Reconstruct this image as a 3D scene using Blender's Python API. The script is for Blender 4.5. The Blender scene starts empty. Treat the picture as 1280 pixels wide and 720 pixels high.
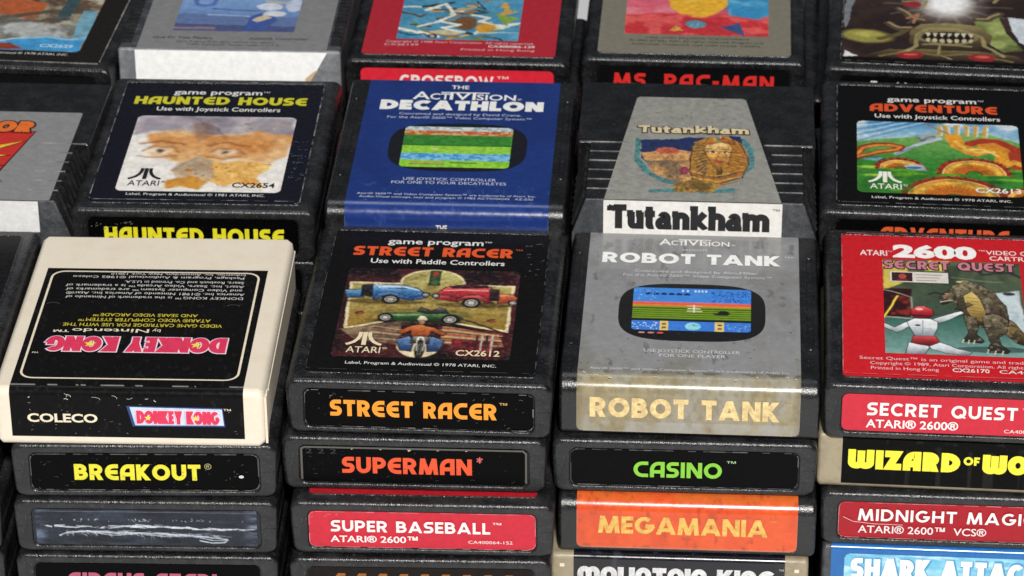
import bpy, bmesh, math, random
import numpy as np
from mathutils import Vector, Matrix

random.seed(4); RNG = np.random.default_rng(7)
SC = bpy.context.scene
COL = SC.collection
MM = 0.001

# ------------------------------------------------------------------ camera
cam_d = bpy.data.cameras.new('camera'); cam = bpy.data.objects.new('camera', cam_d); COL.objects.link(cam)
PITCH, AZ, ROLL = 0.503782, -0.0652971, -0.0056062
Fw = Vector((math.sin(AZ)*math.cos(PITCH), math.cos(AZ)*math.cos(PITCH), -math.sin(PITCH)))
Rt = Fw.cross(Vector((0, 0, 1))).normalized(); Up = Rt.cross(Fw)
R2 = Rt*math.cos(ROLL) + Up*math.sin(ROLL); U2 = -Rt*math.sin(ROLL) + Up*math.cos(ROLL)
M = Matrix((R2, U2, -Fw)).transposed().to_4x4(); M.translation = Vector((85.4476, -867.5992, 512.9983))*MM
cam.matrix_world = M
cam_d.sensor_width = 36.0; cam_d.lens = 36.0*4163.18/1280
cam_d.clip_start = 0.05; cam_d.clip_end = 50
cam_d.dof.use_dof = True; cam_d.dof.focus_distance = 0.99; cam_d.dof.aperture_fstop = 42
SC.camera = cam

# ------------------------------------------------------------------ world and lamps
W_ = bpy.data.worlds.new('World'); SC.world = W_; W_.use_nodes = True
bg = W_.node_tree.nodes['Background']; bg.inputs[0].default_value = (0.80, 0.88, 1.0, 1); bg.inputs[1].default_value = 0.075

def area(name, loc, target, size, power, color):
    d = bpy.data.lights.new(name, 'AREA'); d.shape = 'DISK'; d.size = size; d.energy = power; d.color = color
    o = bpy.data.objects.new(name, d); COL.objects.link(o); o.location = loc
    o.rotation_euler = (Vector(target) - Vector(loc)).to_track_quat('-Z', 'Y').to_euler()
    return o
area('flash_lamp', (0.26, -1.48, 1.28), (0.02, 0.08, 0), 0.17, 54.0, (1.0, 0.975, 0.93))
area('ceiling_lamp', (-0.35, 0.75, 2.0), (0.0, 0.1, 0), 0.9, 8.0, (0.93, 0.97, 1.0))
SC.view_settings.view_transform = 'Standard'; SC.view_settings.look = 'None'
SC.view_settings.exposure = 0.0; SC.view_settings.gamma = 1.0; SC.view_settings.use_curve_mapping = False

# ------------------------------------------------------------------ colour and materials
def lin(c):
    c = np.asarray(c, float)/255.0
    return np.where(c <= 0.04045, c/12.92, ((c+0.055)/1.055)**2.4)
def rgba(c): return tuple(float(x) for x in lin(c)) + (1.0,)

def new_mat(name):
    m = bpy.data.materials.new(name); m.use_nodes = True
    nt = m.node_tree; b = nt.nodes['Principled BSDF']
    return m, nt, b
def node(nt, kind, **kw):
    n = nt.nodes.new(kind)
    for k, v in kw.items(): setattr(n, k, v)
    return n
def noise(nt, scale, detail=3.0, rough=0.55):
    tc = node(nt, 'ShaderNodeTexCoord'); n = node(nt, 'ShaderNodeTexNoise')
    n.inputs['Scale'].default_value = scale; n.inputs['Detail'].default_value = detail; n.inputs['Roughness'].default_value = rough
    nt.links.new(tc.outputs['Object'], n.inputs['Vector']); return n
def ramp(nt, src, stops):
    r = node(nt, 'ShaderNodeValToRGB'); e = r.color_ramp.elements
    e[0].position, e[0].color = stops[0][0], stops[0][1]; e[1].position, e[1].color = stops[-1][0], stops[-1][1]
    for p, c in stops[1:-1]:
        x = e.new(p); x.color = c
    nt.links.new(src, r.inputs[0]); return r
def grey(v): return (v, v, v, 1)

def plastic(name, base, dust, rough=0.42, grain=0.35, dustiness=0.5, spec=0.5):
    """grained moulded plastic: base colour with a thin film of patchy dust and scuffs, grain sparkle painted in as specks"""
    m, nt, b = new_mat(name)
    n1 = noise(nt, 130, 7, 0.70); n2 = noise(nt, 900, 3, 0.6); n3 = noise(nt, 2200, 2, 0.6)
    r1 = ramp(nt, n1.outputs['Fac'], [(0.44, grey(0.0)), (0.70, grey(dustiness*1.6))])
    r2 = ramp(nt, n2.outputs['Fac'], [(0.58, grey(0.0)), (0.74, grey(1.0))])  # fine specks: dust, plus grain sparkle painted into the colour
    add = node(nt, 'ShaderNodeMath', operation='MULTIPLY_ADD'); add.inputs[1].default_value = 0.45
    nt.links.new(r2.outputs[0], add.inputs[0]); nt.links.new(r1.outputs[0], add.inputs[2])
    mx = node(nt, 'ShaderNodeMix', data_type='RGBA'); mx.inputs['A'].default_value = rgba(base); mx.inputs['B'].default_value = rgba(dust)
    oi = node(nt, 'ShaderNodeObjectInfo'); va = node(nt, 'ShaderNodeMath', operation='MULTIPLY_ADD'); va.inputs[1].default_value = 0.06
    nt.links.new(oi.outputs['Random'], va.inputs[0]); nt.links.new(add.outputs[0], va.inputs[2]); nt.links.new(va.outputs[0], mx.inputs['Factor']); nt.links.new(mx.outputs['Result'], b.inputs['Base Color'])
    rr = ramp(nt, n1.outputs['Fac'], [(0.3, grey(rough-0.08)), (0.75, grey(rough+0.14))]); nt.links.new(rr.outputs[0], b.inputs['Roughness'])
    bp = node(nt, 'ShaderNodeBump'); bp.inputs['Strength'].default_value = grain; bp.inputs['Distance'].default_value = 0.0004
    nt.links.new(n3.outputs['Fac'], bp.inputs['Height']); nt.links.new(bp.outputs[0], b.inputs['Normal'])
    b.inputs['Specular IOR Level'].default_value = spec
    return m

def ink_mat(name, rough=0.33, mottle=0.16, speck=0.0, bump=0.05, spec=0.35):
    """printed paper: the colour of each ink comes from the mesh, broken up by fibres and print screen"""
    m, nt, b = new_mat(name)
    at = node(nt, 'ShaderNodeAttribute', attribute_name='ink'); n = noise(nt, 420, 5, 0.7); n2 = noise(nt, 2600, 1, 0.5)
    r = ramp(nt, n.outputs['Fac'], [(0.3, grey(1.0-mottle)), (0.7, grey(1.0+mottle*0.6))])
    mu = node(nt, 'ShaderNodeMix', data_type='RGBA', blend_type='MULTIPLY'); mu.inputs['Factor'].default_value = 1.0
    nt.links.new(at.outputs['Color'], mu.inputs['A']); nt.links.new(r.outputs[0], mu.inputs['B'])
    out = mu.outputs['Result']
    if speck:
        n3 = noise(nt, 700, 6, 0.75)
        rs = ramp(nt, n3.outputs['Fac'], [(0.66, grey(0.0)), (0.72, grey(speck))])
        ms = node(nt, 'ShaderNodeMix', data_type='RGBA'); ms.inputs['B'].default_value = rgba((150, 148, 146))
        nt.links.new(rs.outputs[0], ms.inputs['Factor']); nt.links.new(out, ms.inputs['A']); out = ms.outputs['Result']
    nt.links.new(out, b.inputs['Base Color']); b.inputs['Specular IOR Level'].default_value = spec
    rr = ramp(nt, n.outputs['Fac'], [(0.3, grey(rough-0.05)), (0.7, grey(rough+0.12))]); nt.links.new(rr.outputs[0], b.inputs['Roughness'])
    bp = node(nt, 'ShaderNodeBump'); bp.inputs['Strength'].default_value = bump; bp.inputs['Distance'].default_value = 0.0002
    nt.links.new(n2.outputs['Fac'], bp.inputs['Height']); nt.links.new(bp.outputs[0], b.inputs['Normal'])
    return m

MAT = dict(
    black=plastic('black_plastic', (14, 14, 16), (92, 93, 98), 0.24, 0.36, 0.11, 0.52),
    gloss=plastic('smooth_black_plastic', (15, 15, 17), (72, 72, 75), 0.24, 0.26, 0.10, 0.6),
    grip=plastic('dark_ribbed_plastic', (20, 20, 22), (76, 76, 78), 0.34, 0.25, 0.12),
    cream=plastic('cream_plastic', (226, 215, 197), (214, 201, 180), 0.45, 0.15, 0.4),
    tan=plastic('tan_plastic', (158, 146, 121), (128, 117, 96), 0.40, 0.18, 0.6),
    slate=plastic('slate_grey_plastic', (50, 52, 57), (112, 114, 118), 0.40, 0.45, 0.3),
    silver=plastic('silver_grey_plastic', (112, 114, 119), (160, 162, 166), 0.40, 0.35, 0.5),
    worn=plastic('worn_and_lit_edge_plastic', (96, 96, 98), (170, 168, 165), 0.45, 0.6, 0.9),  # rubbed rim; also paints the light caught on deck ridges
    paper=ink_mat('printed_paper', 0.36, 0.14),
    shiny=ink_mat('glossy_printed_paper', 0.19, 0.12, spec=0.55),
    blacklab=ink_mat('black_printed_paper', 0.24, 0.22, speck=0.07, spec=0.06),
    matt=ink_mat('printed_ink', 0.40, 0.13),
    mottled=ink_mat('mottled_silver_paper', 0.30, 0.26),
    rubbed=ink_mat('rubbed_printed_ink', 0.40, 0.42),
    art=ink_mat('printed_picture', 0.34, 0.14),
    film=ink_mat('glossy_worn_film', 0.16, 0.25, bump=0.25),
)

# ------------------------------------------------------------------ mesh helpers (everything in millimetres)
def link_mesh(name, verts, faces, mats, parent=None, inks=None, midx=None, smooth=False):
    me = bpy.data.meshes.new(name)
    me.from_pydata([(v[0]*MM, v[1]*MM, v[2]*MM) for v in verts], [], faces)
    for m in (mats if isinstance(mats, (list, tuple)) else [mats]): me.materials.append(m)
    if inks is not None:
        a = me.color_attributes.new('ink', 'FLOAT_COLOR', 'POINT')
        arr = np.ones((len(verts), 4), np.float32); arr[:, :3] = inks
        a.data.foreach_set('color', arr.ravel())
    if midx is not None: me.polygons.foreach_set('material_index', midx)
    if smooth:
        me.polygons.foreach_set('use_smooth', [True]*len(me.polygons))
        me.update(); me.set_sharp_from_angle(angle=math.radians(50))
    me.update()
    o = bpy.data.objects.new(name, me); COL.objects.link(o)
    if parent is not None: o.parent = parent
    if smooth:
        wn = o.modifiers.new('normals', 'WEIGHTED_NORMAL'); wn.keep_sharp = True; wn.weight = 100
    return o

class Geo:
    def __init__(s): s.v = []; s.f = []; s.m = []
    def add(s, verts, faces, mi=0):
        b = len(s.v); s.v += [tuple(p) for p in verts]
        for f in faces: s.f.append(tuple(i+b for i in f)); s.m.append(mi)
    def box(s, x0, x1, y0, y1, z0, z1, mi=0):
        s.add([(x0,y0,z0),(x1,y0,z0),(x1,y1,z0),(x0,y1,z0),(x0,y0,z1),(x1,y0,z1),(x1,y1,z1),(x0,y1,z1)],
              [(3,2,1,0),(4,5,6,7),(0,1,5,4),(1,2,6,5),(2,3,7,6),(3,0,4,7)], mi)
    def loft(s, rings, cap0=True, cap1=True, mi=0, flip=False):
        n = len(rings[0]); vs = [p for r in rings for p in r]; fs = []
        for i in range(len(rings)-1):
            for j in range(n):
                k = (j+1) % n; q = (i*n+j, i*n+k, (i+1)*n+k, (i+1)*n+j); fs.append(q[::-1] if flip else q)
        if cap0: c = tuple(range(n)); fs.append(c if flip else c[::-1])
        if cap1: c = tuple((len(rings)-1)*n+j for j in range(n)); fs.append(c[::-1] if flip else c)
        s.add(vs, fs, mi)

def rr2(x0, x1, y0, y1, r, n=5):
    """rounded rectangle, counter-clockwise, 4*(n+1) points"""
    p = []
    for cx, cy, a in ((x1-r, y0+r, -90), (x1-r, y1-r, 0), (x0+r, y1-r, 90), (x0+r, y0+r, 180)):
        for i in range(n+1):
            t = math.radians(a + 90*i/n); p.append((cx+r*math.cos(t), cy+r*math.sin(t)))
    return p

W, D = 81.0, 101.5
def recessed_shell(T, W=W, D=D):
    """cartridge with a framed label well on top and a recessed end-label window"""
    g = Geo()
    def ring(y, e):
        out = []
        for x, z in rr2(-W/2+e, W/2-e, e, T-e, 3.3-e*0.6, 6):
            k = 1 + 0.009*((z/T)-0.5)*2; out.append((x*k, y, z))
        return out
    rings = [ring(D, 1.0), ring(D-0.3, 0.3), ring(D-1.0, 0)]
    rings.append(ring(1.3, 0))
    for a in (22, 45, 68, 90):
        t = math.radians(a); rings.append(ring(1.3*(1-math.sin(t)), 1.3*(1-math.cos(t))))
    rec = lambda y, e: [(x, y, z) for x, z in rr2(-35.3+e, 35.3-e, T-16.6+e, T-3.1-e, 2.2, 6)]
    rings += [rec(0, -0.5), rec(0.12, -0.15), rec(0.7, 0.1)]
    g.loft(rings)
    top = lambda z, e: [(x, y, z) for x, y in rr2(-36.0+e, 36.0-e, 4.5+e, D-3.6-e, 2.0, 6)]
    g.loft([top(T-0.1, 0), top(T+0.22, 0.15), top(T+0.22, 0.45), top(T-0.1, 0.6)], False, False)
    for s in (-1, 1):                                             # mould seam
        g.box(s*W/2-0.15, s*W/2+0.15, 1.6, D-2, T/2-0.12, T/2+0.12)
        g.box(*( (-W/2+0.6, -36.4) if s < 0 else (36.4, W/2-0.6)), -0.08, 0.3, T/2-0.1, T/2+0.1)
    return g

def wrapped_shell(T, W=80.0, D=98.0, rf=5.0, rb=1.2, ev=1.3):
    """cartridge with a smooth rolled front edge that the label wraps over"""
    g = Geo(); g.rf = rf
    def ring(x, e):
        p = []
        y0, y1, z0, z1 = e, D-e, e, T-e
        for cy, cz, r, a in ((y1-rb, z0+rb, rb, -90), (y1-rb, z1-rb, rb, 0), (y0+rf, z1-rf, rf, 90), (y0+2.2, z0+2.2, 2.2, 180)):
            r2 = max(r-e*0.4, 0.2)
            for i in range(9):
                t = math.radians(a+90*i/8); p.append((x, cy+(r2*math.cos(t)), cz+r2*math.sin(t)))
        return p
    rings = []
    for a in (90, 60, 30, 0):
        t = math.radians(a); rings.append(ring(-W/2+ev*(1-math.cos(t)), ev*(1-math.cos(math.radians(90-a)))*1.0))
    rings[0] = ring(-W/2+0.0, ev)
    rings = [ring(-W/2, ev), ring(-W/2+ev*0.3, ev*0.3), ring(-W/2+ev, 0), ring(W/2-ev, 0), ring(W/2-ev*0.3, ev*0.3), ring(W/2, ev)]
    g.loft(rings)
    return g

# ------------------------------------------------------------------ drawing strokes on a face
class Ink:
    """flat coloured shapes on one face of a cartridge; depth grows by a hair per shape"""
    def __init__(s, T, face, base, step=0.006):
        s.T, s.face, s.z, s.step = T, face, base, step; s.v = []; s.f = []; s.c = []
    def put(s, pts, faces, col, raw=False):
        s.z += s.step; b = len(s.v); c = col if raw else lin(col)
        for u, w in pts:
            s.v.append((u, w, s.T+s.z) if s.face == 't' else (u, -s.z, s.T+w)); s.c.append(c)
        s.f += [tuple(i+b for i in f) for f in faces]
    def poly(s, pts, col): s.put(pts, [tuple(range(len(pts)))], col)
    def ribbon(s, pts, hw, col, closed=False, band=None):
        P = [np.array(pts[0], float)]
        for q in pts[1:]:
            if np.linalg.norm(np.array(q, float)-P[-1]) > 1e-4: P.append(np.array(q, float))
        n = len(P); L = []; R = []
        if n < 2: return
        for i in range(n):
            a = P[(i-1) % n] if (closed or i > 0) else None; b = P[(i+1) % n] if (closed or i < n-1) else None
            d1 = (P[i]-a) if a is not None else (b-P[i]); d2 = (b-P[i]) if b is not None else d1
            d1 = d1/(np.linalg.norm(d1)+1e-9); d2 = d2/(np.linalg.norm(d2)+1e-9)
            n1 = np.array([-d1[1], d1[0]]); n2 = np.array([-d2[1], d2[0]]); m = n1+n2; ln = np.linalg.norm(m)
            m = n1 if ln < 1e-6 else m/ln
            k = min(1/max(float(m@n1), 0.3), 2.2)
            L.append(P[i]+m*hw*k); R.append(P[i]-m*hw*k)
        fs = [(i, i+1, n+i+1, n+i) for i in range(n-1)]
        if closed: fs.append((n-1, 0, n, 2*n-1))
        V = [tuple(p) for p in R+L]
        if band: V = [(x, min(max(y, band[0]), band[1])) for x, y in V]
        s.put(V, fs, col)
    def segment(s, a, b, hw, col, band):
        """one straight pen stroke cut off square at the base line and the cap line"""
        a, b = np.array(a, float), np.array(b, float); d = (b-a)/(np.linalg.norm(b-a)+1e-9); n = np.array([-d[1], d[0]])*hw
        e = d*hw*2.2; e0 = e if abs(a[1]-band[0]) < hw or abs(a[1]-band[1]) < hw else d*0; e1 = e if abs(b[1]-band[0]) < hw or abs(b[1]-band[1]) < hw else d*0
        P = [tuple(a-e0-n), tuple(b+e1-n), tuple(b+e1+n), tuple(a-e0+n)]
        for lim, sg in ((band[0], 1), (band[1], -1)):
            Q = []
            for i in range(len(P)):
                p, q = P[i], P[(i+1) % len(P)]; ip, iq = (p[1]-lim)*sg >= 0, (q[1]-lim)*sg >= 0
                if ip: Q.append(p)
                if ip != iq: t = (lim-p[1])/(q[1]-p[1]); Q.append((p[0]+t*(q[0]-p[0]), lim))
            P = Q
            if len(P) < 3: return
        s.put(P, [tuple(range(len(P)))], col)
    def build(s, name, mat, parent):
        return link_mesh(name, s.v, s.f, mat, parent, inks=np.array(s.c)) if s.v else None

def arc(cx, cy, rx, ry, a0, a1, n=9):
    return [(cx+rx*math.cos(math.radians(a0+(a1-a0)*i/n)), cy+ry*math.sin(math.radians(a0+(a1-a0)*i/n))) for i in range(n+1)]

def glyph(ch, st, w):
    """stroke lettering: returns advance width and centre lines on a unit cap height"""
    a = w/2; t = 1-a; m = 0.5
    def bowl(y0, y1, x1, r=0.28): return [(0, y1), (x1-r, y1)] + arc(x1-r, (y0+y1)/2, r, (y1-y0)/2, 90, -90) + [(0, y0)]
    cc = lambda wd: [(wd, t), (0.5, t)] + arc(0.48, m, 0.48-a, m-a, 90, 270) + [(wd, a)]
    rnd = st in 'HU'
    if ch == ' ': return 0.38, []
    if ch == 'A':
        if st == 'H': return 0.80, [[(a, 0), (a, t-0.42)] + arc(a+0.34, t-0.42, 0.34, 0.42, 180, 90) + [(0.80-a, t), (0.80-a, 0)], [(a, 0.36), (0.80-a, 0.36)]]
        if st == 'U': return 0.78, [[(a, 0), (a, t-0.25)] + arc(0.39, t-0.25, 0.39-a, 0.25, 180, 0) + [(0.78-a, 0)], [(a, 0.38), (0.78-a, 0.38)]]
        return 0.98, [[(a, 0), (0.49, 1), 'seg'], [(0.49, 1), (0.98-a, 0), 'seg'], [(0.24, 0.27), (0.74, 0.27)]]
    if ch == 'B': return 0.74, [[(a, 0), (a, 1)], bowl(m, t, 0.68-a, 0.22), bowl(a, m, 0.74-a, 0.24)]
    if ch == 'C': return 0.80, [cc(0.80)] if rnd else [arc(0.48, m, 0.48-a, m-a, 48, 312, 18)]
    if ch == 'D': return 0.84, [[(a, 0), (a, 1)], bowl(a, t, 0.84-a, 0.40)]
    if ch == 'E':
        if rnd: return 0.74, [cc(0.74), [(a, m), (0.70, m)]]
        return 0.58, [[(a, 0), (a, 1)], [(a, t), (0.58, t)], [(a, m), (0.54, m)], [(a, a), (0.58, a)]]
    if ch == 'F': return 0.58, [[(a, 0), (a, 1)], [(a, t), (0.58, t)], [(a, 0.46), (0.52, 0.46)]]
    if ch == 'G': return 0.96, [arc(0.48, m, 0.48-a, m-a, 48, 340, 18) + [(0.94-a*0.4, 0.47)], [(0.52, 0.45), (0.95, 0.45)]]
    if ch == 'H': return 0.80, [[(a, 0), (a, 1)], [(0.8-a, 0), (0.8-a, 1)], [(a, m), (0.8-a, m)]]
    if ch == 'I': return w, [[(a, 0), (a, 1)]]
    if ch == 'K': return 0.78, [[(a, 0), (a, 1)], [(0.76-a*1.2, 1), (a*1.6, 0.47), 'seg'], [(a*2.0, 0.52), (0.78-a*1.2, 0), 'seg']]
    if ch == 'L': return 0.56, [[(a, 1), (a, a), (0.56, a)]]
    if ch == 'M':
        if st == 'U': return 1.08, [[(a, 0), (a, t-0.2)] + arc(a+(0.54-a)/2, t-0.2, (0.54-a)/2, 0.2, 180, 0) + [(0.54, 0)], [(0.54, t-0.2)] + arc(0.54+(0.54-a)/2, t-0.2, (0.54-a)/2, 0.2, 180, 0) + [(1.08-a, 0)]]
        return 1.06, [[(a, 0), (0.21, 1), 'seg'], [(0.21, 1), (0.53, 0.0), 'seg'], [(0.53, 0.0), (0.85, 1), 'seg'], [(0.85, 1), (1.06-a, 0), 'seg']]
    if ch == 'N':
        if st == 'U': return 0.74, [[(a, 0), (a, t-0.25)] + arc(0.37, t-0.25, 0.37-a, 0.25, 180, 0) + [(0.74-a, 0)]]
        return 0.84, [[(a, 0), (a, 1)], [(a, 1), (0.84-a, 0), 'seg'], [(0.84-a, 0), (0.84-a, 1)]]
    if ch in 'O0':
        if st == 'U': return 0.78, [rr2(a, 0.78-a, a, t, 0.25, 5) + ['closed']]
        wd = 0.98 if ch == 'O' else 0.7
        return wd, [arc(wd/2, m, wd/2-a, m-a, 0, 345, 23) + ['closed']]
    if ch == 'P': return 0.72, [[(a, 0), (a, 1)], bowl(0.42, t, 0.72-a, 0.26)]
    if ch == 'Q': return 0.98, [arc(0.49, m, 0.49-a, m-a, 0, 345, 23) + ['closed'], [(0.55, 0.3), (0.92, 0.0)]]
    if ch == 'R': return 0.76, [[(a, 0), (a, 1)], bowl(0.44, t, 0.72-a, 0.26), [(0.38, 0.46), (0.74-a*1.1, 0), 'seg']]
    if ch == 'S':
        wd = 0.68; q = (t-m)/2
        return wd, [[(wd-0.02, t), (0.3, t)] + arc(0.30, m+q, 0.30-a, q, 90, 270) + arc(wd-0.30, m-q, 0.30-a, q, 90, -90) + [(0.0, a)]]
    if ch == 'T': return 0.70, [[(0, t), (0.70, t)], [(0.35, 0), (0.35, t)]]
    if ch == 'U': return 0.80, [[(a, 1), (a, 0.42)] + arc(0.40, 0.42, 0.40-a, 0.42-a, 180, 360) + [(0.80-a, 1)]]
    if ch == 'V': return 0.86, [[(a, 1), (0.43, 0), 'seg'], [(0.43, 0), (0.86-a, 1), 'seg']]
    if ch == 'W':
        if rnd: return 1.16, [[(a, 1), (a, 0.32)] + arc(a+(0.58-a)/2, 0.32, (0.58-a)/2, 0.32-a, 180, 360) + [(0.58, 0.95)], [(0.58, 0.32)] + arc(0.58+(0.58-a)/2, 0.32, (0.58-a)/2, 0.32-a, 180, 360) + [(1.16-a, 1)]]
        return 1.2, [[(a*0.8, 1), (0.33, 0), (0.6, 0.8), (0.87, 0), (1.2-a*0.8, 1)]]
    if ch == 'Y': return 0.8, [[(a, 1), (0.4, 0.42), 'seg'], [(0.4, 0.42), (0.8-a, 1), 'seg'], [(0.4, 0.5), (0.4, 0)]]
    if ch == 'Z': return 0.74, [[(0, t), (0.70-a, t), (a*1.2, a), (0.74, a)]]
    if ch == '-': return 0.4, [[(0.02, 0.45), (0.38, 0.45)]]
    if ch == '.': return w, [[(a, 0), (a, w)]]
    # heavy lower case with flag serifs for the white front label
    x = 0.70; fl = lambda px, py: [(px-a*1.35, py-a*0.45), (px+a*0.6, py-a*0.45)]
    arch = lambda x0, x1: [(x0, 0.25)] + arc((x0+x1)/2, x-0.27, (x1-x0)/2, 0.27-a*0.75, 180, 0) + [(x1, 0)]
    if ch == 'u': return 0.66, [[(a, x), (a, 0.28)] + arc(0.32, 0.25, 0.32-a, 0.25-a*0.75, 180, 330), [(0.64-a, x), (0.64-a, 0)], fl(a, x), fl(0.64-a, x)]
    if ch == 't': return 0.46, [[(0.20, 0.93), (0.20, 0.22)] + arc(0.34, 0.2, 0.14, 0.2-a*0.7, 180, 290), [(0.0, x-a*0.5), (0.44, x-a*0.5)]]
    if ch == 'a': return 0.66, [arc(0.30, 0.24, 0.30-a*0.9, 0.24-a*0.6, 0, 345, 16) + ['closed'], [(0.60-a, 0), (0.60-a, x-0.25)] + arc(0.34, x-0.25, 0.26-a, 0.25-a*0.7, 0, 160), [(0.55-a, a*0.5), (0.66, a*0.5)]]
    if ch == 'n': return 0.72, [[(a*1.2, 0), (a*1.2, x)], fl(a*1.2, x), arch(a*1.2, 0.70-a), [(0.68-a, a*0.45), (0.76-a*0.3, a*0.45)]]
    if ch == 'k': return 0.72, [[(a*1.2, 0), (a*1.2, 1)], fl(a*1.2, 1), [(0.66-a*0.5, x), (a*2.0, 0.36), (0.70-a*0.4, 0)]]
    if ch == 'h': return 0.72, [[(a*1.2, 0), (a*1.2, 1)], fl(a*1.2, 1), arch(a*1.2, 0.70-a)]
    if ch == 'm': return 1.12, [[(a*1.2, 0), (a*1.2, x)], fl(a*1.2, x), arch(a*1.2, 0.62-a*0.4), arch(0.62-a*0.4, 1.10-a), [(1.08-a, a*0.45), (1.16-a*0.3, a*0.45)]]
    if ch == '\u03c4': return 0.70, [[(0, 0.93), (0.0, 0.93-a*0.5), (0.66, 0.93-a*0.5)], [(0.33, 0), (0.33, 0.95)], [(0.0, 0.74), (0.08, 0.95)]]
    return 0.5, []

def stext(ink, text, st, w, u0, u1, v, h, col, gap=0.10, grow=0.0, slant=0.0, jitter=0.0):
    """stroke lettering fitted between u0 and u1 on the base line v; grow fattens it for an outline"""
    x = 0; items = []
    for ch in text:
        adv, st_ = glyph(ch, st, w); items.append((x, st_)); x += adv + gap
    tot = x - gap; sx = (u1-u0)/tot; hw = abs(h)*w/2 + grow
    for x, strokes in items:
        dy = random.uniform(-jitter, jitter)
        for pl in strokes:
            cl = pl[-1] == 'closed'; sg = pl[-1] == 'seg'; pl = pl[:-1] if (cl or sg) else pl
            pts = [(u0+(x+p[0]+slant*p[1])*sx, v+p[1]*h+dy) for p in pl]
            band = (min(v, v+h)-grow+dy, max(v, v+h)+grow+dy)
            if sg:
                for q0, q1 in zip(pts[:-1], pts[1:]): ink.segment(q0, q1, hw, col, band)
                continue
            if grow and not cl:                                    # lengthen the ends too
                for i, j in ((0, 1), (-1, -2)):
                    d = np.array(pts[i])-np.array(pts[j]); d = d/(np.linalg.norm(d)+1e-9); pts[i] = tuple(np.array(pts[i])+d*grow)
            # keep stroke weight even although width and height scale differently
            ink.ribbon(pts, hw, col, cl, band)

_font = {}
def font_mesh(text, bold):
    k = (text, bold)
    if k not in _font:
        c = bpy.data.curves.new('lettering_curve', 'FONT'); c.body = text; c.size = 1.0; c.offset = bold; c.resolution_u = 3
        o = bpy.data.objects.new('lettering_curve', c); COL.objects.link(o)
        bpy.context.view_layer.update()
        me = bpy.data.meshes.new_from_object(o)
        v = np.array([(p.co.x, p.co.y) for p in me.vertices]) if len(me.vertices) else np.zeros((0, 2))
        f = [tuple(p.vertices) for p in me.polygons]
        bpy.data.objects.remove(o); bpy.data.curves.remove(c); bpy.data.meshes.remove(me)
        _font[k] = (v, f)
    return _font[k]
def ftext(ink, text, u0, u1, v, h, col, bold=0.0):
    """plain lettering fitted between u0 and u1, h = height of the capitals"""
    V, F = font_mesh(text, bold); H = font_mesh('H', bold)[0]
    if not len(V): return
    cap = H[:, 1].max(); x0, x1 = V[:, 0].min(), V[:, 0].max()
    ink.put([(u0+(p[0]-x0)/(x1-x0)*(u1-u0), v+p[1]/cap*h) for p in V], F, col)

# ------------------------------------------------------------------ painted pictures: inks on a fine grid
def vnoise(h, w, cells, octaves=4, seed=0):
    r = np.random.default_rng(seed); out = np.zeros((h, w)); amp = 1.0; tot = 0
    for o in range(octaves):
        n = max(2, int(cells*2**o)); g = r.random((n+2, n+2))
        y = np.linspace(0, n, h, endpoint=False); x = np.linspace(0, n, w, endpoint=False)
        yi = y.astype(int); xi = x.astype(int); fy = (y-yi)[:, None]; fx = (x-xi)[None, :]
        fy = fy*fy*(3-2*fy); fx = fx*fx*(3-2*fx)
        a = g[yi][:, xi]; b = g[yi][:, xi+1]; c = g[yi+1][:, xi]; d = g[yi+1][:, xi+1]
        out += amp*((a*(1-fx)+b*fx)*(1-fy)+(c*(1-fx)+d*fx)*fy); tot += amp; amp *= 0.55
    return out/tot

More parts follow.
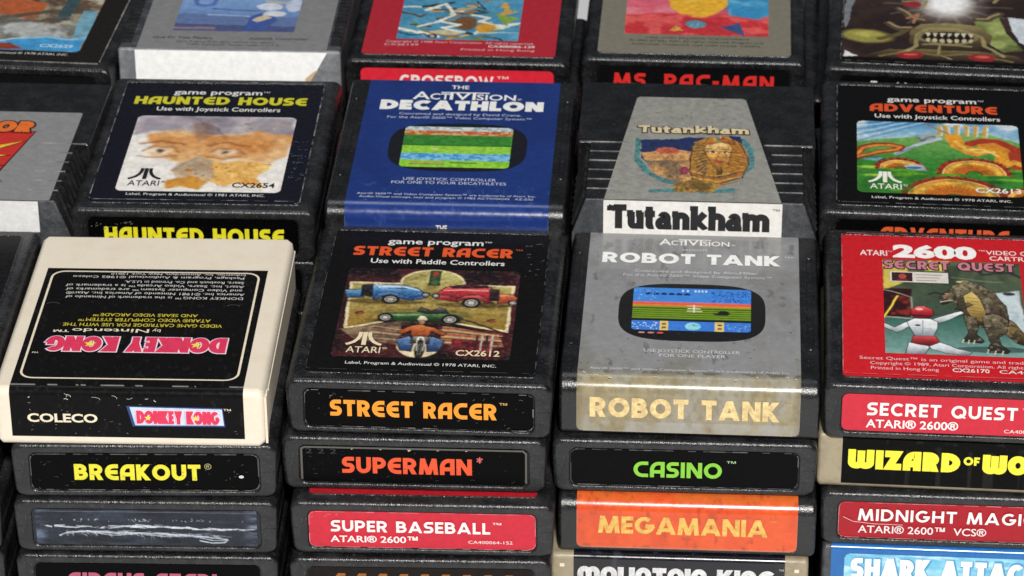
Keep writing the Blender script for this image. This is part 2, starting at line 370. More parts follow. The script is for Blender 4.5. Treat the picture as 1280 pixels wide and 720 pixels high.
class Pic:
    """a little painter: unit coordinates, x right, y down"""
    def __init__(s, w, h, bgc, res=3.0, seed=1, warp=0.022):
        s.wm, s.hm = w, h; s.nx = max(3, int(w*res)); s.ny = max(3, int(h*res)); s.seed = seed
        s.X, s.Y = np.meshgrid(np.linspace(0, 1, s.nx), np.linspace(0, 1, s.ny)); s.a = h/w; ny, nx = s.ny, s.nx
        if warp:
            s.X = s.X+warp*(vnoise(ny, nx, 9, 4, seed*7+1)-.5)*2; s.Y = s.Y+warp*(vnoise(ny, nx, 9, 4, seed*7+2)-.5)*2
        s.im = np.ones((s.ny, s.nx, 3))*np.array(bgc, float); s.k = 0
    def _n(s, cells, o=4): s.k += 1; return vnoise(s.ny, s.nx, cells, o, s.seed*97+s.k)
    def mix(s, mask, col, al=1.0):
        m = (np.clip(mask, 0, 1)*al)[..., None]; s.im = s.im*(1-m)+np.array(col, float)*m
    def grad(s, y0, y1, c0, c1, mask=None):
        t = np.clip((s.Y-y0)/(y1-y0+1e-9), 0, 1)[..., None]; c = np.array(c0)*(1-t)+np.array(c1)*t
        m = ((s.Y >= y0) & (s.Y <= y1)).astype(float) if mask is None else mask
        s.im = s.im*(1-m[..., None])+c*m[..., None]
    def inpoly(s, pts):
        ins = np.zeros(s.X.shape, bool); n = len(pts)
        for i in range(n):
            x0, y0 = pts[i]; x1, y1 = pts[(i+1) % n]
            if y0 == y1: continue
            c = ((s.Y < y0) != (s.Y < y1)) & (s.X < (x1-x0)*(s.Y-y0)/(y1-y0)+x0); ins ^= c
        return ins.astype(float)
    def poly(s, pts, col, al=1.0): m = s.inpoly(pts); s.mix(m, col, al); return m
    def form(s, pts, light, mid, dark, line=(24, 20, 20), lw=.006):
        """a painted body: light upper edge, darker underside, drawn outline"""
        m = s.inpoly(pts); y0 = min(q[1] for q in pts); y1 = max(q[1] for q in pts); t = np.clip((s.Y-y0)/(y1-y0), 0, 1)+.22*(s._n(16)-.5)
        a = np.clip(1-t*2, 0, 1)[..., None]; b = np.clip(t*2-1, 0, 1)[..., None]
        c = np.array(light, float)*a+np.array(dark, float)*b+np.array(mid, float)*(1-a-b); s.im = s.im*(1-m[..., None])+c*m[..., None]
        if lw: s.line(list(pts)+[pts[0]], lw, line, .8)
        return m
    def wheel(s, cx, cy, r):
        for k, c in ((1, (18, 17, 18)), (.66, (196, 192, 182)), (.54, (92, 88, 84)), (.30, (206, 202, 190)), (.12, (40, 38, 38))): s.ell(cx, cy, r*k, r*k*1.05, c)
        for a in range(6): s.line([(cx, cy), (cx+r*.55*math.cos(a*1.05), cy+r*.55*math.sin(a*1.05))], r*.08, (226, 222, 210), .7)
    def rect(s, x0, y0, x1, y1, col, al=1.0):
        m = ((s.X >= x0) & (s.X <= x1) & (s.Y >= y0) & (s.Y <= y1)).astype(float); s.mix(m, col, al); return m
    def ell(s, cx, cy, rx, ry, col, al=1.0, rot=0, soft=0.12):
        c, q = math.cos(rot), math.sin(rot); dx = s.X-cx; dy = (s.Y-cy)*s.a
        d = np.sqrt(((dx*c+dy*q)/rx)**2+((-dx*q+dy*c)/(ry*s.a))**2); m = np.clip((1-d)/soft, 0, 1); s.mix(m, col, al); return m
    def line(s, pts, wd, col, al=1.0):
        dm = np.full(s.X.shape, 9.0)
        for (x0, y0), (x1, y1) in zip(pts[:-1], pts[1:]):
            dx, dy = x1-x0, (y1-y0)*s.a; px, py = s.X-x0, (s.Y-y0)*s.a
            t = np.clip((px*dx+py*dy)/(dx*dx+dy*dy+1e-12), 0, 1); dm = np.minimum(dm, np.hypot(px-t*dx, py-t*dy))
        e = 0.7/s.nx; m = np.clip((wd/2-dm)/e+0.5, 0, 1); s.mix(m, col, al); return m
    def blot(s, cells, lo, hi, col, al=1.0, mask=None, o=4):
        m = np.clip((s._n(cells, o)-lo)/(hi-lo), 0, 1); m = m if mask is None else m*mask; s.mix(m, col, al)
    def scatter(s, n, x0, y0, x1, y1, r0, r1, cols, al=1.0):
        rg = np.random.default_rng(s.seed*31+n)
        for i in range(n):
            r = rg.uniform(r0, r1); s.ell(rg.uniform(x0, x1), rg.uniform(y0, y1), r*rg.uniform(0.7, 2.2), r*rg.uniform(0.5, 1.1), cols[rg.integers(len(cols))], al, rg.uniform(-1, 1), 0.5)
    def vary(s, amt, cells=14):
        s.im = s.im*(1+amt*(s._n(cells)[..., None]-0.5)*2); s.im += RNG.normal(0, amt*26, s.im.shape[:2])[..., None]+RNG.normal(0, amt*14, s.im.shape)
    def blur(s, k):
        for _ in range(k):
            q = np.pad(s.im, ((1, 1), (1, 1), (0, 0)), 'edge'); s.im = (q[:-2, 1:-1]+q[2:, 1:-1]+q[1:-1, :-2]+q[1:-1, 2:]+2*q[1:-1, 1:-1])/6
    def build(s, name, T, face, u0, u1, v0, v1, off, parent, mat=None, corner=0.0):
        """v0 = top edge of the picture"""
        im = lin(np.clip(s.im, 0, 255)); nx, ny = s.nx, s.ny; vs = []
        uu = np.linspace(u0, u1, nx); vv = np.linspace(v0, v1, ny)
        keep = np.ones((ny, nx), bool)
        for j in range(ny):
            for i in range(nx): vs.append((uu[i], vv[j], T+off) if face == 't' else (uu[i], -off, T+vv[j]))
        if corner:
            U, V = np.meshgrid(np.abs(uu-(u0+u1)/2), np.abs(vv-(v0+v1)/2)); hu, hv = abs(u1-u0)/2-corner, abs(v1-v0)/2-corner
            keep = ~((U > hu) & (V > hv) & (np.hypot(U-hu, V-hv) > corner*1.04))
        if hasattr(s, 'em'): keep &= s.em
        fs = [(j*nx+i, (j+1)*nx+i, (j+1)*nx+i+1, j*nx+i+1) for j in range(ny-1) for i in range(nx-1)
              if keep[j, i] and keep[j+1, i] and keep[j, i+1] and keep[j+1, i+1]]
        return link_mesh(name, vs, fs, mat or MAT['art'], parent, inks=im.reshape(-1, 3))

def panel(name, T, face, u0, u1, v0, v1, r, z0, z1, col, mat, parent, pts=None, label=None):
    """a thin label card with rounded corners: z0 bottom, z1 top above the face"""
    P = pts or rr2(u0, u1, min(v0, v1), max(v0, v1), r, 5); n = len(P); vs = []
    for z in (z0, z1):
        for u, v in P: vs.append((u, v, T+z) if face == 't' else (u, -z, T+v))
    fs = [tuple(range(n, 2*n))] + [(i, (i+1) % n, n+(i+1) % n, n+i) for i in range(n)]
    o = link_mesh(name, vs, fs, mat, parent, inks=np.tile(lin(col), (2*n, 1)))
    if label: o['label'] = label
    return o

def wrap_label(name, T, rf, u0, u1, vback, zfront, painter, mat, parent, off=0.10, nu=190):
    """a label that lies on the top, rolls over the front edge and down the front; painter(U, S, P) -> sRGB"""
    path = [(v, T+off) for v in np.linspace(vback, rf+0.01, 110)]
    for i in range(1, 10):
        t = math.radians(90+90*i/10); path.append((rf+(rf+off)*math.cos(t), T-rf+(rf+off)*math.sin(t)))
    path += [(-off, z) for z in np.linspace(T-rf, T+zfront, 40)]
    n = len(path); U = np.linspace(u0, u1, nu); vs = []; 
    for y, z in path:
        for u in U: vs.append((u, y, z))
    UU, II = np.meshgrid(U, np.arange(n)); YY = np.array([p[0] for p in path])[II]; ZZ = np.array([p[1] for p in path])[II]-T
    c = painter(UU, YY, ZZ)
    q = np.minimum(UU-u0, u1-UU); hgt = ZZ-zfront; rc = 1.9
    out = (q < rc) & (hgt < rc) & (np.hypot(rc-q, rc-hgt) > rc) & (YY <= 0); c[out & (rf > 4)] = (20, 20, 22)
    edge = ((q < .35) | (hgt < .45) | ((q < rc) & (hgt < rc) & (np.hypot(rc-q, rc-hgt) > rc-.4))) & ~out & (YY <= 0) & (rf > 4); c[edge] = c[edge]*.55+np.array((70, 66, 60))
    fs = [(j*nu+i, (j+1)*nu+i, (j+1)*nu+i+1, j*nu+i+1) for j in range(n-1) for i in range(nu-1)]
    return link_mesh(name, vs, fs, mat, parent, inks=lin(np.clip(c, 0, 255)).reshape(-1, 3), smooth=False if rf < 0.3 else True)

# ------------------------------------------------------------------ things
TABLE_Z = -121.0
GROUP = 'game cartridges in the stacks'
def thing(x, y, ztop, T, yaw, label):
    o = bpy.data.objects.new('game_cartridge', None); COL.objects.link(o); o.empty_display_size = 0.02
    o.location = (x*MM, y*MM, (ztop-T)*MM); o.rotation_euler = (0, 0, yaw)
    o['label'] = label; o['category'] = 'cartridge'; o['group'] = GROUP
    return o
def shell_part(g, mats, parent, name='shell', midx=None):
    return link_mesh(name, g.v, g.f, mats, parent, smooth=True, midx=midx or g.m)

class Cart: pass
ZL = 0.15                                                            # top of a label card above the moulding
def recessed(x, y, ztop, yaw, label, T=19.0, top=None, end=(6, 6, 7), mat='black', endmat='blacklab', end_label=None, z0=-16.3, z1=-3.4):
    c = Cart(); c.T = T; c.root = thing(x, y, ztop, T, yaw, label)
    shell_part(recessed_shell(T), MAT[mat], c.root)
    c.top = panel('top_label', T, 't', -35.2, 35.2, 5.2, 97.2, 1.6, 0.02, ZL, top, MAT['blacklab'], c.root) if top is not None else None
    c.end = panel('end_label', T, 'f', -35.0, 35.0, z0, z1, 2.0, -0.72, -0.5, end, MAT[endmat], c.root, label=end_label)
    c.ti = Ink(T, 't', ZL+0.06); c.fi = Ink(T, 'f', -0.48)
    return c
def finish(c, ink='matt'):
    if c.ti.v: c.ti.build('lettering', MAT['matt'], c.top or c.root)
    if c.fi.v: c.fi.build('lettering', MAT[ink], getattr(c, 'end', None) or c.top or c.root)

def arch_mark(ink, u0, u1, v0, v1, col):
    """three-stroke mountain emblem"""
    q = lambda x, y: (u0+(u1-u0)*x, v0+(v1-v0)*y)
    w = abs(u1-u0)
    ink.ribbon([q(0.5, 0), q(0.5, 1)], w*0.065, col)
    for s in (-1, 1):
        P = [(0.5+s*0.13, 1), (0.5+s*0.14, 0.7), (0.5+s*0.19, 0.45), (0.5+s*0.29, 0.22), (0.5+s*0.42, 0.08), (0.5+s*0.5, 0.03)]
        ink.ribbon([q(*p) for p in P], w*0.055, col)

WHITE = (232, 230, 226)
def classic_text(c, title, tcol, tu, use, year, code, markcol, dz=0.0, cx=(11, 25.4)):
    i = c.ti
    ftext(i, 'game program', -17.6, 13.6, 88.0+dz, 3.6, WHITE, 0.012); ftext(i, '\u2122', 13.9, 16.2, 89.4+dz, 1.3, WHITE)
    stext(i, title, 'H', 0.24, tu[0], tu[1], 79.7+dz, 6.1, tcol, 0.13)
    ftext(i, use, -22.0, 21.4, 74.4+dz, 3.0, WHITE, 0.010)
    ftext(i, 'Label, Program & Audiovisual \u00a9 %s ATARI, INC.' % year, -23.4, 23.0, 9.9, 1.6, WHITE, 0.0)
    arch_mark(i, -24.4, -13.4, 21.6, 29.6, markcol)
    ftext(i, 'ATARI', -24.0, -13.4, 16.8, 3.7, markcol, 0.004); ftext(i, '\u00ae', -12.9, -11.3, 19.2, 1.2, markcol)
    ftext(i, code, cx[0], cx[1], 16.5, 3.4, markcol, 0.016)

def worn_edge(ink, u0, u1, v0, v1, r, hw, cols, seed, keep=0.8):
    """rubbed paper edge round a label, broken where it is still dark"""
    P = rr2(u0, u1, v0, v1, r, 5); R = random.Random(seed); Q = []
    for i in range(len(P)):
        a, b = np.array(P[i]), np.array(P[(i+1) % len(P)]); m = max(1, int(np.linalg.norm(b-a)/2.2))
        Q += [tuple(a+(b-a)*k/m) for k in range(m)]
    for i in range(len(Q)):
        if R.random() < keep: ink.ribbon([Q[i], Q[(i+1) % len(Q)]], hw*R.uniform(.5, 1.2), cols[R.randrange(len(cols))])

def scuffs(ink, n, u0, u1, v0, v1, col, lmax=3.0, w=0.12, seed=1):  # wear strokes; also draws one painted gloss spot
    r = random.Random(seed)
    for _ in range(n):
        u, v = r.uniform(u0, u1), r.uniform(v0, v1); a = r.uniform(0, 6.28); l = r.uniform(0.2, lmax)
        pts = [(u+l*t*math.cos(a+t), v+l*t*math.sin(a+t)*0.6) for t in (0, 0.35, 0.7, 1)]
        ink.ribbon(pts, r.uniform(0.4, 1)*w/2, col)

# ------------------------------------------------------------------ setting: the white table
tab = Geo(); tab.box(-900, 900, -500, 1500, -20, 0)
tm, nt, b = new_mat('white_table_paper'); n = noise(nt, 6, 4)
r_ = ramp(nt, n.outputs['Fac'], [(0.3, grey(0.70)), (0.7, grey(0.80))]); nt.links.new(r_.outputs[0], b.inputs['Base Color']); b.inputs['Roughness'].default_value = 0.6
t_o = link_mesh('table_top', tab.v, tab.f, tm); t_o.location = (0, 0, TABLE_Z*MM); t_o['kind'] = 'structure'
t_o['label'] = 'white table top under the stacked cartridges'

# ------------------------------------------------------------------ pictures
def pic_racer():
    p = Pic(55.5, 57, (44, 16, 20), 4.2, 11, .007)
    p.blot(3, 0.45, 0.75, (78, 26, 30), 0.8); p.blot(5, 0.5, 0.7, (16, 8, 9), 0.9)
    cream = (226, 212, 168)
    def shield(e, col):
        m = p.poly([(0.02+e, .16+e), (0.98-e, .17+e), (0.97-e, .70-e*1.6), (.60, .60-e), (.36, .58-e), (.04+e, .70-e*1.6)], col)
        return np.maximum(m, p.ell(.50, .16, .19-e, .165-e, col, soft=0.03))
    shield(0, cream); m = shield(0.018, (152, 124, 48))
    p.grad(0, 0.7, (196, 190, 120), (138, 104, 36), m); p.blot(10, .5, .8, (96, 76, 28), 0.5, m)
    p.rect(.475, .01, .545, .19, (46, 62, 40)); p.ell(.51, .05, .022, .03, (150, 62, 40)); p.ell(.51, .10, .02, .028, (60, 80, 50)); p.ell(.51, .15, .02, .028, (72, 100, 60))
    p.ell(.25, .385, .24, .03, (70, 54, 24), .7); p.ell(.76, .40, .24, .03, (70, 54, 24), .7)
    # blue open car: long bonnet, swept wings, cut-away cockpit
    p.form([(0, .26), (.11, .25), (.12, .345), (.02, .35)], (120, 172, 210), (64, 116, 168), (30, 60, 108))
    p.form([(.12, .20), (.20, .18), (.34, .19), (.42, .225), (.47, .28), (.47, .33), (.16, .34), (.12, .32)], (176, 206, 226), (66, 124, 182), (28, 62, 116))
    p.form([(.17, .355), (.20, .285), (.27, .265), (.34, .30), (.40, .325), (.46, .30), (.48, .33), (.40, .365), (.33, .345), (.27, .30), (.22, .33), (.20, .365)], (120, 172, 214), (46, 96, 158), (20, 44, 88))
    p.form([(.095, .20), (.155, .19), (.165, .32), (.10, .33)], (50, 50, 56), (24, 24, 30), (14, 14, 18)); p.line([(.17, .175), (.20, .225), (.20, .18)], .008, (220, 222, 220)); p.line([(.21, .205), (.34, .21), (.43, .25)], .009, (226, 238, 244)); p.rect(.25, .225, .36, .232, (24, 50, 96))
    # red open car, orange tail
    p.form([(.53, .27), (.58, .20), (.66, .175), (.84, .185), (.86, .24), (.86, .34), (.56, .335), (.52, .31)], (226, 120, 116), (190, 46, 54), (104, 20, 32))
    p.form([(.885, .26), (.97, .27), (1, .31), (.99, .365), (.89, .37)], (236, 150, 96), (208, 90, 54), (130, 44, 30))
    p.form([(.53, .335), (.56, .29), (.60, .30), (.66, .33), (.70, .29), (.78, .285), (.84, .33), (.87, .37), (.82, .375), (.77, .32), (.70, .33), (.66, .37), (.58, .345)], (226, 110, 104), (160, 34, 46), (80, 16, 28))
    p.form([(.84, .215), (.895, .215), (.895, .345), (.845, .34)], (60, 40, 40), (34, 22, 24), (18, 12, 14)); p.form([(.60, .19), (.68, .165), (.82, .175), (.83, .20), (.62, .21)], (96, 40, 44), (66, 18, 26), (40, 10, 18)); p.line([(.57, .24), (.70, .225), (.83, .235)], .009, (250, 190, 180))
    p.wheel(.275, .355, .056); p.wheel(.74, .375, .058); p.wheel(.47, .295, .028); p.wheel(.53, .30, .028); p.wheel(.975, .365, .03)
    # green racer in the middle
    p.ell(.48, .51, .30, .06, (110, 104, 52), 0.7); p.ell(.46, .60, .28, .025, (50, 40, 20), .8)
    p.form([(.22, .565), (.25, .515), (.40, .505), (.50, .485), (.66, .515), (.71, .55), (.69, .585), (.50, .60), (.27, .605)], (110, 150, 84), (42, 84, 40), (16, 36, 20))
    p.form([(.44, .49), (.46, .44), (.49, .455), (.52, .48), (.56, .43), (.60, .45), (.62, .50), (.50, .51)], (120, 124, 116), (58, 62, 58), (26, 28, 28)); p.line([(.26, .535), (.46, .525)], .007, (170, 196, 140)); p.line([(.66, .54), (.78, .60), (.94, .70)], .014, (40, 34, 24))
    p.wheel(.635, .57, .056); p.wheel(.265, .565, .05)
    p.ell(.11, .52, .03, .022, (130, 62, 34)); p.line([(.09, .52), (.13, .50)], .01, (60, 30, 20)); p.ell(.87, .57, .03, .022, (130, 62, 34)); p.line([(.85, .57), (.89, .55)], .01, (60, 30, 20))
    # speed lines, crowd and streaks
    p.poly([(.02, .70), (.36, .60), (.36, .86), (.10, .80)], (142, 116, 88)); p.poly([(.60, .64), (.92, .72), (.96, .86), (.60, .84)], (160, 120, 80))
    p.blot(18, .45, .62, (90, 66, 52), .8, p.inpoly([(.02, .70), (.36, .60), (.36, .86), (.10, .80)]))
    for k in range(9): p.line([(.20, .66+.022*k), (.40, .70+.018*k)], .006, [(204, 190, 160), (120, 50, 40), (70, 48, 40)][k % 3]); p.line([(.58, .66+.022*k), (.94, .72+.018*k)], .008, [(160, 40, 38), (206, 182, 142), (92, 30, 28)][k % 3])
    p.poly([(.66, .78), (.90, .80), (.88, .95), (.66, .92)], (122, 24, 36)); p.blot(16, .5, .7, (60, 20, 24), .8, p.rect(.66, .8, .98, .98, (120, 40, 40), .0)*1.0)
    for k in range(4): p.line([(.80+.03*k, .74), (.80+.03*k, .90)], .014, (190, 176, 158) if k % 2 else (44, 36, 36))
    # rider on a motorcycle seen from the front
    p.ell(.48, .87, .125, .125, (222, 206, 166), soft=.04)
    p.form([(.34, .725), (.40, .66), (.47, .635), (.55, .66), (.63, .725), (.60, .745), (.54, .70), (.53, .78), (.43, .78), (.42, .70), (.37, .745)], (214, 130, 66), (176, 82, 36), (110, 44, 24))
    p.form([(.44, .575), (.455, .535), (.495, .535), (.512, .575), (.495, .60), (.455, .60)], (246, 240, 220), (222, 210, 176), (150, 136, 104)); p.form([(.455, .595), (.497, .595), (.49, .64), (.463, .64)], (206, 160, 124), (160, 110, 80), (110, 70, 50))
    p.form([(.35, .80), (.42, .76), (.45, .82), (.44, .93), (.38, .92)], (120, 152, 190), (62, 96, 144), (30, 50, 88)); p.form([(.52, .82), (.55, .76), (.62, .80), (.60, .92), (.53, .93)], (120, 152, 190), (58, 90, 138), (28, 46, 84))
    p.line([(.37, .745), (.48, .775), (.61, .745)], .012, (30, 28, 28)); p.form([(.44, .76), (.53, .76), (.54, .84), (.43, .84)], (150, 146, 140), (84, 80, 80), (40, 38, 40)); p.ell(.487, .79, .024, .028, (236, 232, 214)); p.ell(.487, .79, .012, .014, (150, 146, 130))
    p.ell(.487, .905, .030, .115, (22, 20, 20)); p.ell(.487, .905, .016, .085, (96, 92, 88)); p.line([(.465, .80), (.47, .92)], .008, (196, 192, 180)); p.line([(.51, .80), (.505, .92)], .008, (196, 192, 180)); p.line([(.487, .83), (.487, .99)], .007, (40, 38, 38))
    p.blur(1); p.blot(60, .52, .64, (24, 20, 18), .16); p.blot(60, .56, .66, (230, 220, 190), .14); p.vary(.13, 36); return p

def pic_haunted():
    p = Pic(55.5, 57, (232, 228, 222), 3.8, 12, .03)
    m = p.poly([(0, 0), (1, 0), (1, .24), (.75, .20), (.45, .26), (.12, .20), (0, .28)], (158, 150, 160)); p.blot(4, .4, .7, (120, 112, 124), .8, m); p.blot(6, .45, .75, (196, 186, 190), .8, m)
    face = p.poly([(.09, .24), (.30, .20), (.52, .26), (.80, .20), (1, .24), (1, .52), (.88, .62), (.64, .58), (.52, .66), (.30, .60), (.16, .54), (.10, .42)], (214, 150, 88))
    p.grad(.15, .65, (200, 128, 66), (236, 190, 130), face); p.blot(5, .5, .75, (196, 116, 50), .6, face); p.blot(6, .45, .75, (242, 206, 156), .8, face)
    p.poly([(0, .26), (.08, .26), (.14, .40), (.16, .60), (0, .62)], (240, 236, 230)); p.poly([(.36, .10), (.46, .08), (.52, .26), (.42, .34)], (140, 104, 84), .6)
    p.blur(9); p.blot(26, .5, .7, (150, 104, 70), .3, face); p.blot(40, .52, .7, (246, 216, 170), .3, face)
    for cx, cy in ((.20, .475), (.62, .485)):
        p.ell(cx, cy, .115, .085, (230, 194, 156), .7, 0, .5); p.line([(cx-.11, cy+.01), (cx-.05, cy-.055), (cx+.06, cy-.055), (cx+.12, cy+.02)], .014, (150, 96, 58), .9); p.ell(cx, cy+.005, .065, .036, (236, 224, 208), .9 if cx < .4 else .5); p.ell(cx, cy, .032, .038, (132, 112, 88), 1 if cx < .4 else .8, 0, .4); p.ell(cx, cy, .014, .018, (62, 50, 44)); p.line([(cx-.12, cy+.06), (cx, cy+.085), (cx+.1, cy+.06)], .010, (150, 92, 58)); p.line([(cx-.13, cy-.09), (cx, cy-.13), (cx+.13, cy-.08)], .026, (158, 92, 44), .8)
    nose = p.poly([(.36, .62), (.44, .54), (.56, .60), (.58, .82), (.50, .92), (.36, .88), (.30, .74)], (204, 184, 156)); p.blot(6, .45, .7, (158, 142, 122), .8, nose)
    m = p.poly([(.56, .62), (.80, .60), (.92, .66), (.84, .80), (.90, .92), (.74, .88), (.66, .94), (.56, .86)], (232, 184, 104)); p.blot(7, .5, .75, (212, 140, 56), .8, m); p.blot(9, .55, .75, (248, 214, 130), .9, m)
    m = p.poly([(.30, .86), (.44, .80), (.56, .88), (.50, .97), (.40, .93), (.30, .97)], (214, 152, 60)); p.blot(9, .45, .7, (150, 96, 40), .9, m)
    p.blur(8); p.blot(44, .5, .66, (140, 96, 62), .25, nose); p.blot(44, .5, .64, (196, 120, 48), .35, p.inpoly([(.30, .62), (.92, .60), (.9, .95), (.30, .95)])*(p.im[..., 2] < 190))
    for k in range(12): p.line([(.40+.012*k, .06+.01*k), (.47+.01*k, .25)], .005, (104, 84, 84), .7)
    p.scatter(26, .60, .08, .92, .20, .004, .014, [(176, 160, 120), (120, 110, 96), (206, 190, 150)], .8)
    p.line([(.80, .12), (.90, .09), (.98, .12)], .012, (170, 150, 100)); p.scatter(40, .28, .62, .90, .95, .004, .014, [(122, 90, 60), (240, 200, 120), (180, 110, 40)], .6)
    p.vary(.10, 26); return p

def pic_dragons():
    p = Pic(55.6, 54, (60, 130, 44), 4.2, 13, .012)
    p.grad(0, .30, (84, 146, 196), (176, 206, 210)); p.blot(5, .5, .7, (228, 234, 234), .9, (p.Y < .25)*1.0)
    for k in range(7): p.line([(0, .05+.04*k), (.16+.05*k, 0)], .008, (204, 220, 230) if k % 2 else (70, 110, 160))
    p.poly([(0, .30), (.30, .22), (.55, .14), (.80, .12), (1, .26), (1, 1), (0, 1)], (58, 128, 46)); p.grad(.16, .62, (132, 172, 96), (48, 128, 44), p.inpoly([(0, .30), (.30, .22), (.55, .14), (.80, .12), (1, .26), (1, .62), (0, .62)]))
    # far castle towers
    for x in (.50, .54, .60, .66, .72, .78): p.rect(x, .02+.06*((x*50) % 2 > 1), x+.035, .18, (196, 160, 78)); p.rect(x+.022, .04, x+.035, .18, (214, 212, 204))
    p.line([(.42, .02), (.56, .14), (.60, .22)], .014, (158, 118, 60)); p.poly([(.36, .20), (.46, .14), (.52, .20), (.46, .26), (.38, .26)], (160, 172, 168)); p.blot(20, .45, .65, (72, 92, 110), .8, p.inpoly([(.34, .20), (.48, .12), (.54, .20), (.46, .28), (.36, .28)]))
    p.line([(.24, .46), (.36, .33), (.52, .22)], .03, (190, 200, 214)); p.line([(.24, .46), (.36, .34)], .012, (110, 130, 166)); p.line([(.58, .16), (.62, .28), (.66, .34)], .018, (190, 150, 70))
    for k in range(26):
        r = np.random.default_rng(k); x, y = r.uniform(0, 1), r.uniform(.55, .98); p.ell(x, y, r.uniform(.06, .16), .022, [(124, 190, 40), (24, 84, 30), (90, 164, 40), (170, 208, 70)][k % 4], .9, 0, .4)
    def coil(cx, cy, rx, ry, w, a0=180, a1=0):
        pt = lambda k, a: (cx+rx*k*math.cos(math.radians(a)), cy-ry*k*math.sin(math.radians(a))); A = np.linspace(a0, a1, 22); t = w/rx
        arch = lambda k0, k1: [pt(k1, a) for a in A]+[pt(max(k0-.28*(k0 < .7), .3), a) for a in A[::-1]]
        p.poly(arch(1, 1.16+t*.35), (150, 44, 28))
        for n_, a in enumerate(A): p.ell(*pt(1.16+t*.36, a), .013, .013, (176, 60, 34) if n_ % 2 else (120, 34, 24))
        p.poly(arch(.60, 1.10+t*.2), (206, 116, 36)); p.poly(arch(.80, 1.06+t*.16), (226, 150, 48)); p.poly(arch(.92, 1.02+t*.1), (242, 190, 82)); p.line([pt(1.10+t*.18, a) for a in A], .008, (250, 226, 150)); p.line([pt(.32, a) for a in A], .008, (96, 40, 18))
        for a in A[1:-1]: p.line([pt(.36, a), pt(.90, a)], .005, (150, 70, 22), .7)
        p.blot(44, .52, .66, (196, 92, 30), .4, p.inpoly(arch(.62, 1.06)))
    # left serpent, body of the right serpent, coils breaking the ground
    p.line([(.0, .46), (.03, .38), (.10, .34), (.20, .33), (.27, .36), (.25, .40), (.12, .45), (.0, .52)], .055, (150, 50, 30)); p.line([(.0, .47), (.03, .39), (.10, .35), (.20, .335), (.265, .36), (.24, .40), (.12, .445), (.0, .51)], .026, (222, 140, 56))
    p.line([(.86, .36), (.93, .40), (.95, .50), (.98, .58)], .10, (176, 64, 36)); p.line([(.60, .20), (.63, .32), (.72, .40), (.82, .35), (.90, .40), (.88, .52)], .10, (224, 150, 46)); p.line([(.61, .26), (.66, .36), (.74, .405), (.84, .38)], .03, (244, 200, 96), .8); p.line([(.70, .28), (.78, .235), (.88, .25), (.96, .34), (.97, .50)], .075, (168, 54, 34)); p.line([(.76, .30), (.84, .28), (.92, .36)], .05, (216, 134, 44)); p.line([(.68, .36), (.78, .36), (.86, .44)], .02, (244, 204, 110)); p.line([(.90, .58), (.96, .52), (1, .56)], .05, (226, 160, 56))
    coil(.26, .66, .095, .09, .105); coil(.71, .71, .155, .15, .13); coil(.58, 1.06, .23, .22, .16); coil(1.0, 1.03, .08, .10, .06)
    p.poly([(.28, .60), (.40, .60), (.42, .68), (.30, .66)], (172, 190, 208)); p.ell(.34, .64, .05, .02, (70, 110, 170)); p.poly([(.02, .54), (.16, .52), (.12, .57)], (120, 160, 200))
    p.poly([(.04, .80), (.34, .76), (.34, .98), (.04, .98)], (52, 120, 40), .5); p.blot(12, .5, .75, (16, 60, 26), .3, (p.Y > .5)*1.0); p.blur(1); p.blot(56, .5, .64, (30, 60, 24), .16, (p.Y > .25)*1.0); p.vary(.13, 36); return p

def pic_tank():
    p = Pic(37.4, 27.4, (62, 132, 216), 4.5, 14, 0)
    p.rect(0, .34, 1, .40, (226, 92, 70)); p.rect(0, .40, 1, .44, (218, 130, 52)); p.rect(0, .44, 1, .78, (116, 148, 30)); p.rect(0, .32, .9, .345, (206, 120, 150), .6)
    for k in range(6): p.rect(0, .475+.05*k, 1, .495+.05*k, (44, 74, 18))
    p.rect(0, .745, 1, .785, (18, 20, 26)); p.rect(0, .785, 1, 1, (58, 120, 210))
    for k in range(6): p.ell(.13+.065*k, .14, .026, .028, (20, 40, 96)); p.rect(.105+.065*k, .145, .155+.065*k, .165, (20, 40, 96))
    rg = np.random.default_rng(5)
    for k in range(150): x, y = rg.uniform(.66, .99), rg.uniform(.04, .30); p.rect(x, y, x+.010, y+.016, (24, 60, 150))
    for k in range(36): x, y = rg.uniform(.0, .20), rg.uniform(.02, .28); p.rect(x, y, x+.008, y+.014, (150, 190, 236))
    for k in range(34): x, y = rg.uniform(.0, .22), rg.uniform(.80, .98); p.rect(x, y, x+.010, y+.018, (190, 214, 240))
    for k in range(24): x, y = rg.uniform(.80, .98), rg.uniform(.82, .98); p.rect(x, y, x+.008, y+.014, (150, 190, 236))
    for x0 in (.41, .455, .52, .55, .58, .61): p.rect(x0, .04, x0+.018, .085, (198, 214, 240))
    p.line([(.52, .40), (.52, .56)], .012, (240, 236, 226)); p.line([(.47, .48), (.57, .48)], .012, (240, 236, 226)); p.rect(.46, .405, .59, .425, (236, 190, 170), .8); p.rect(.46, .53, .59, .55, (230, 220, 190), .8)
    p.poly([(.67, .57), (.72, .57), (.74, .51), (.79, .51), (.83, .58), (.80, .62), (.70, .62)], (26, 28, 22)); p.rect(.68, .525, .75, .545, (26, 28, 22))
    for x0 in (.235, .70): p.rect(x0, .785, x0+.075, 1, (222, 196, 120)); p.rect(x0+.02, .83, x0+.055, .875, (120, 84, 40)); p.rect(x0+.02, .91, x0+.055, .955, (120, 84, 40))
    p.ell(.515, .895, .07, .095, (150, 214, 226)); p.blot(12, .5, .7, (96, 176, 206), .9, p.ell(.515, .895, .07, .095, (150, 214, 226), 0)*1.0)
    p.vary(.05, 40); return p

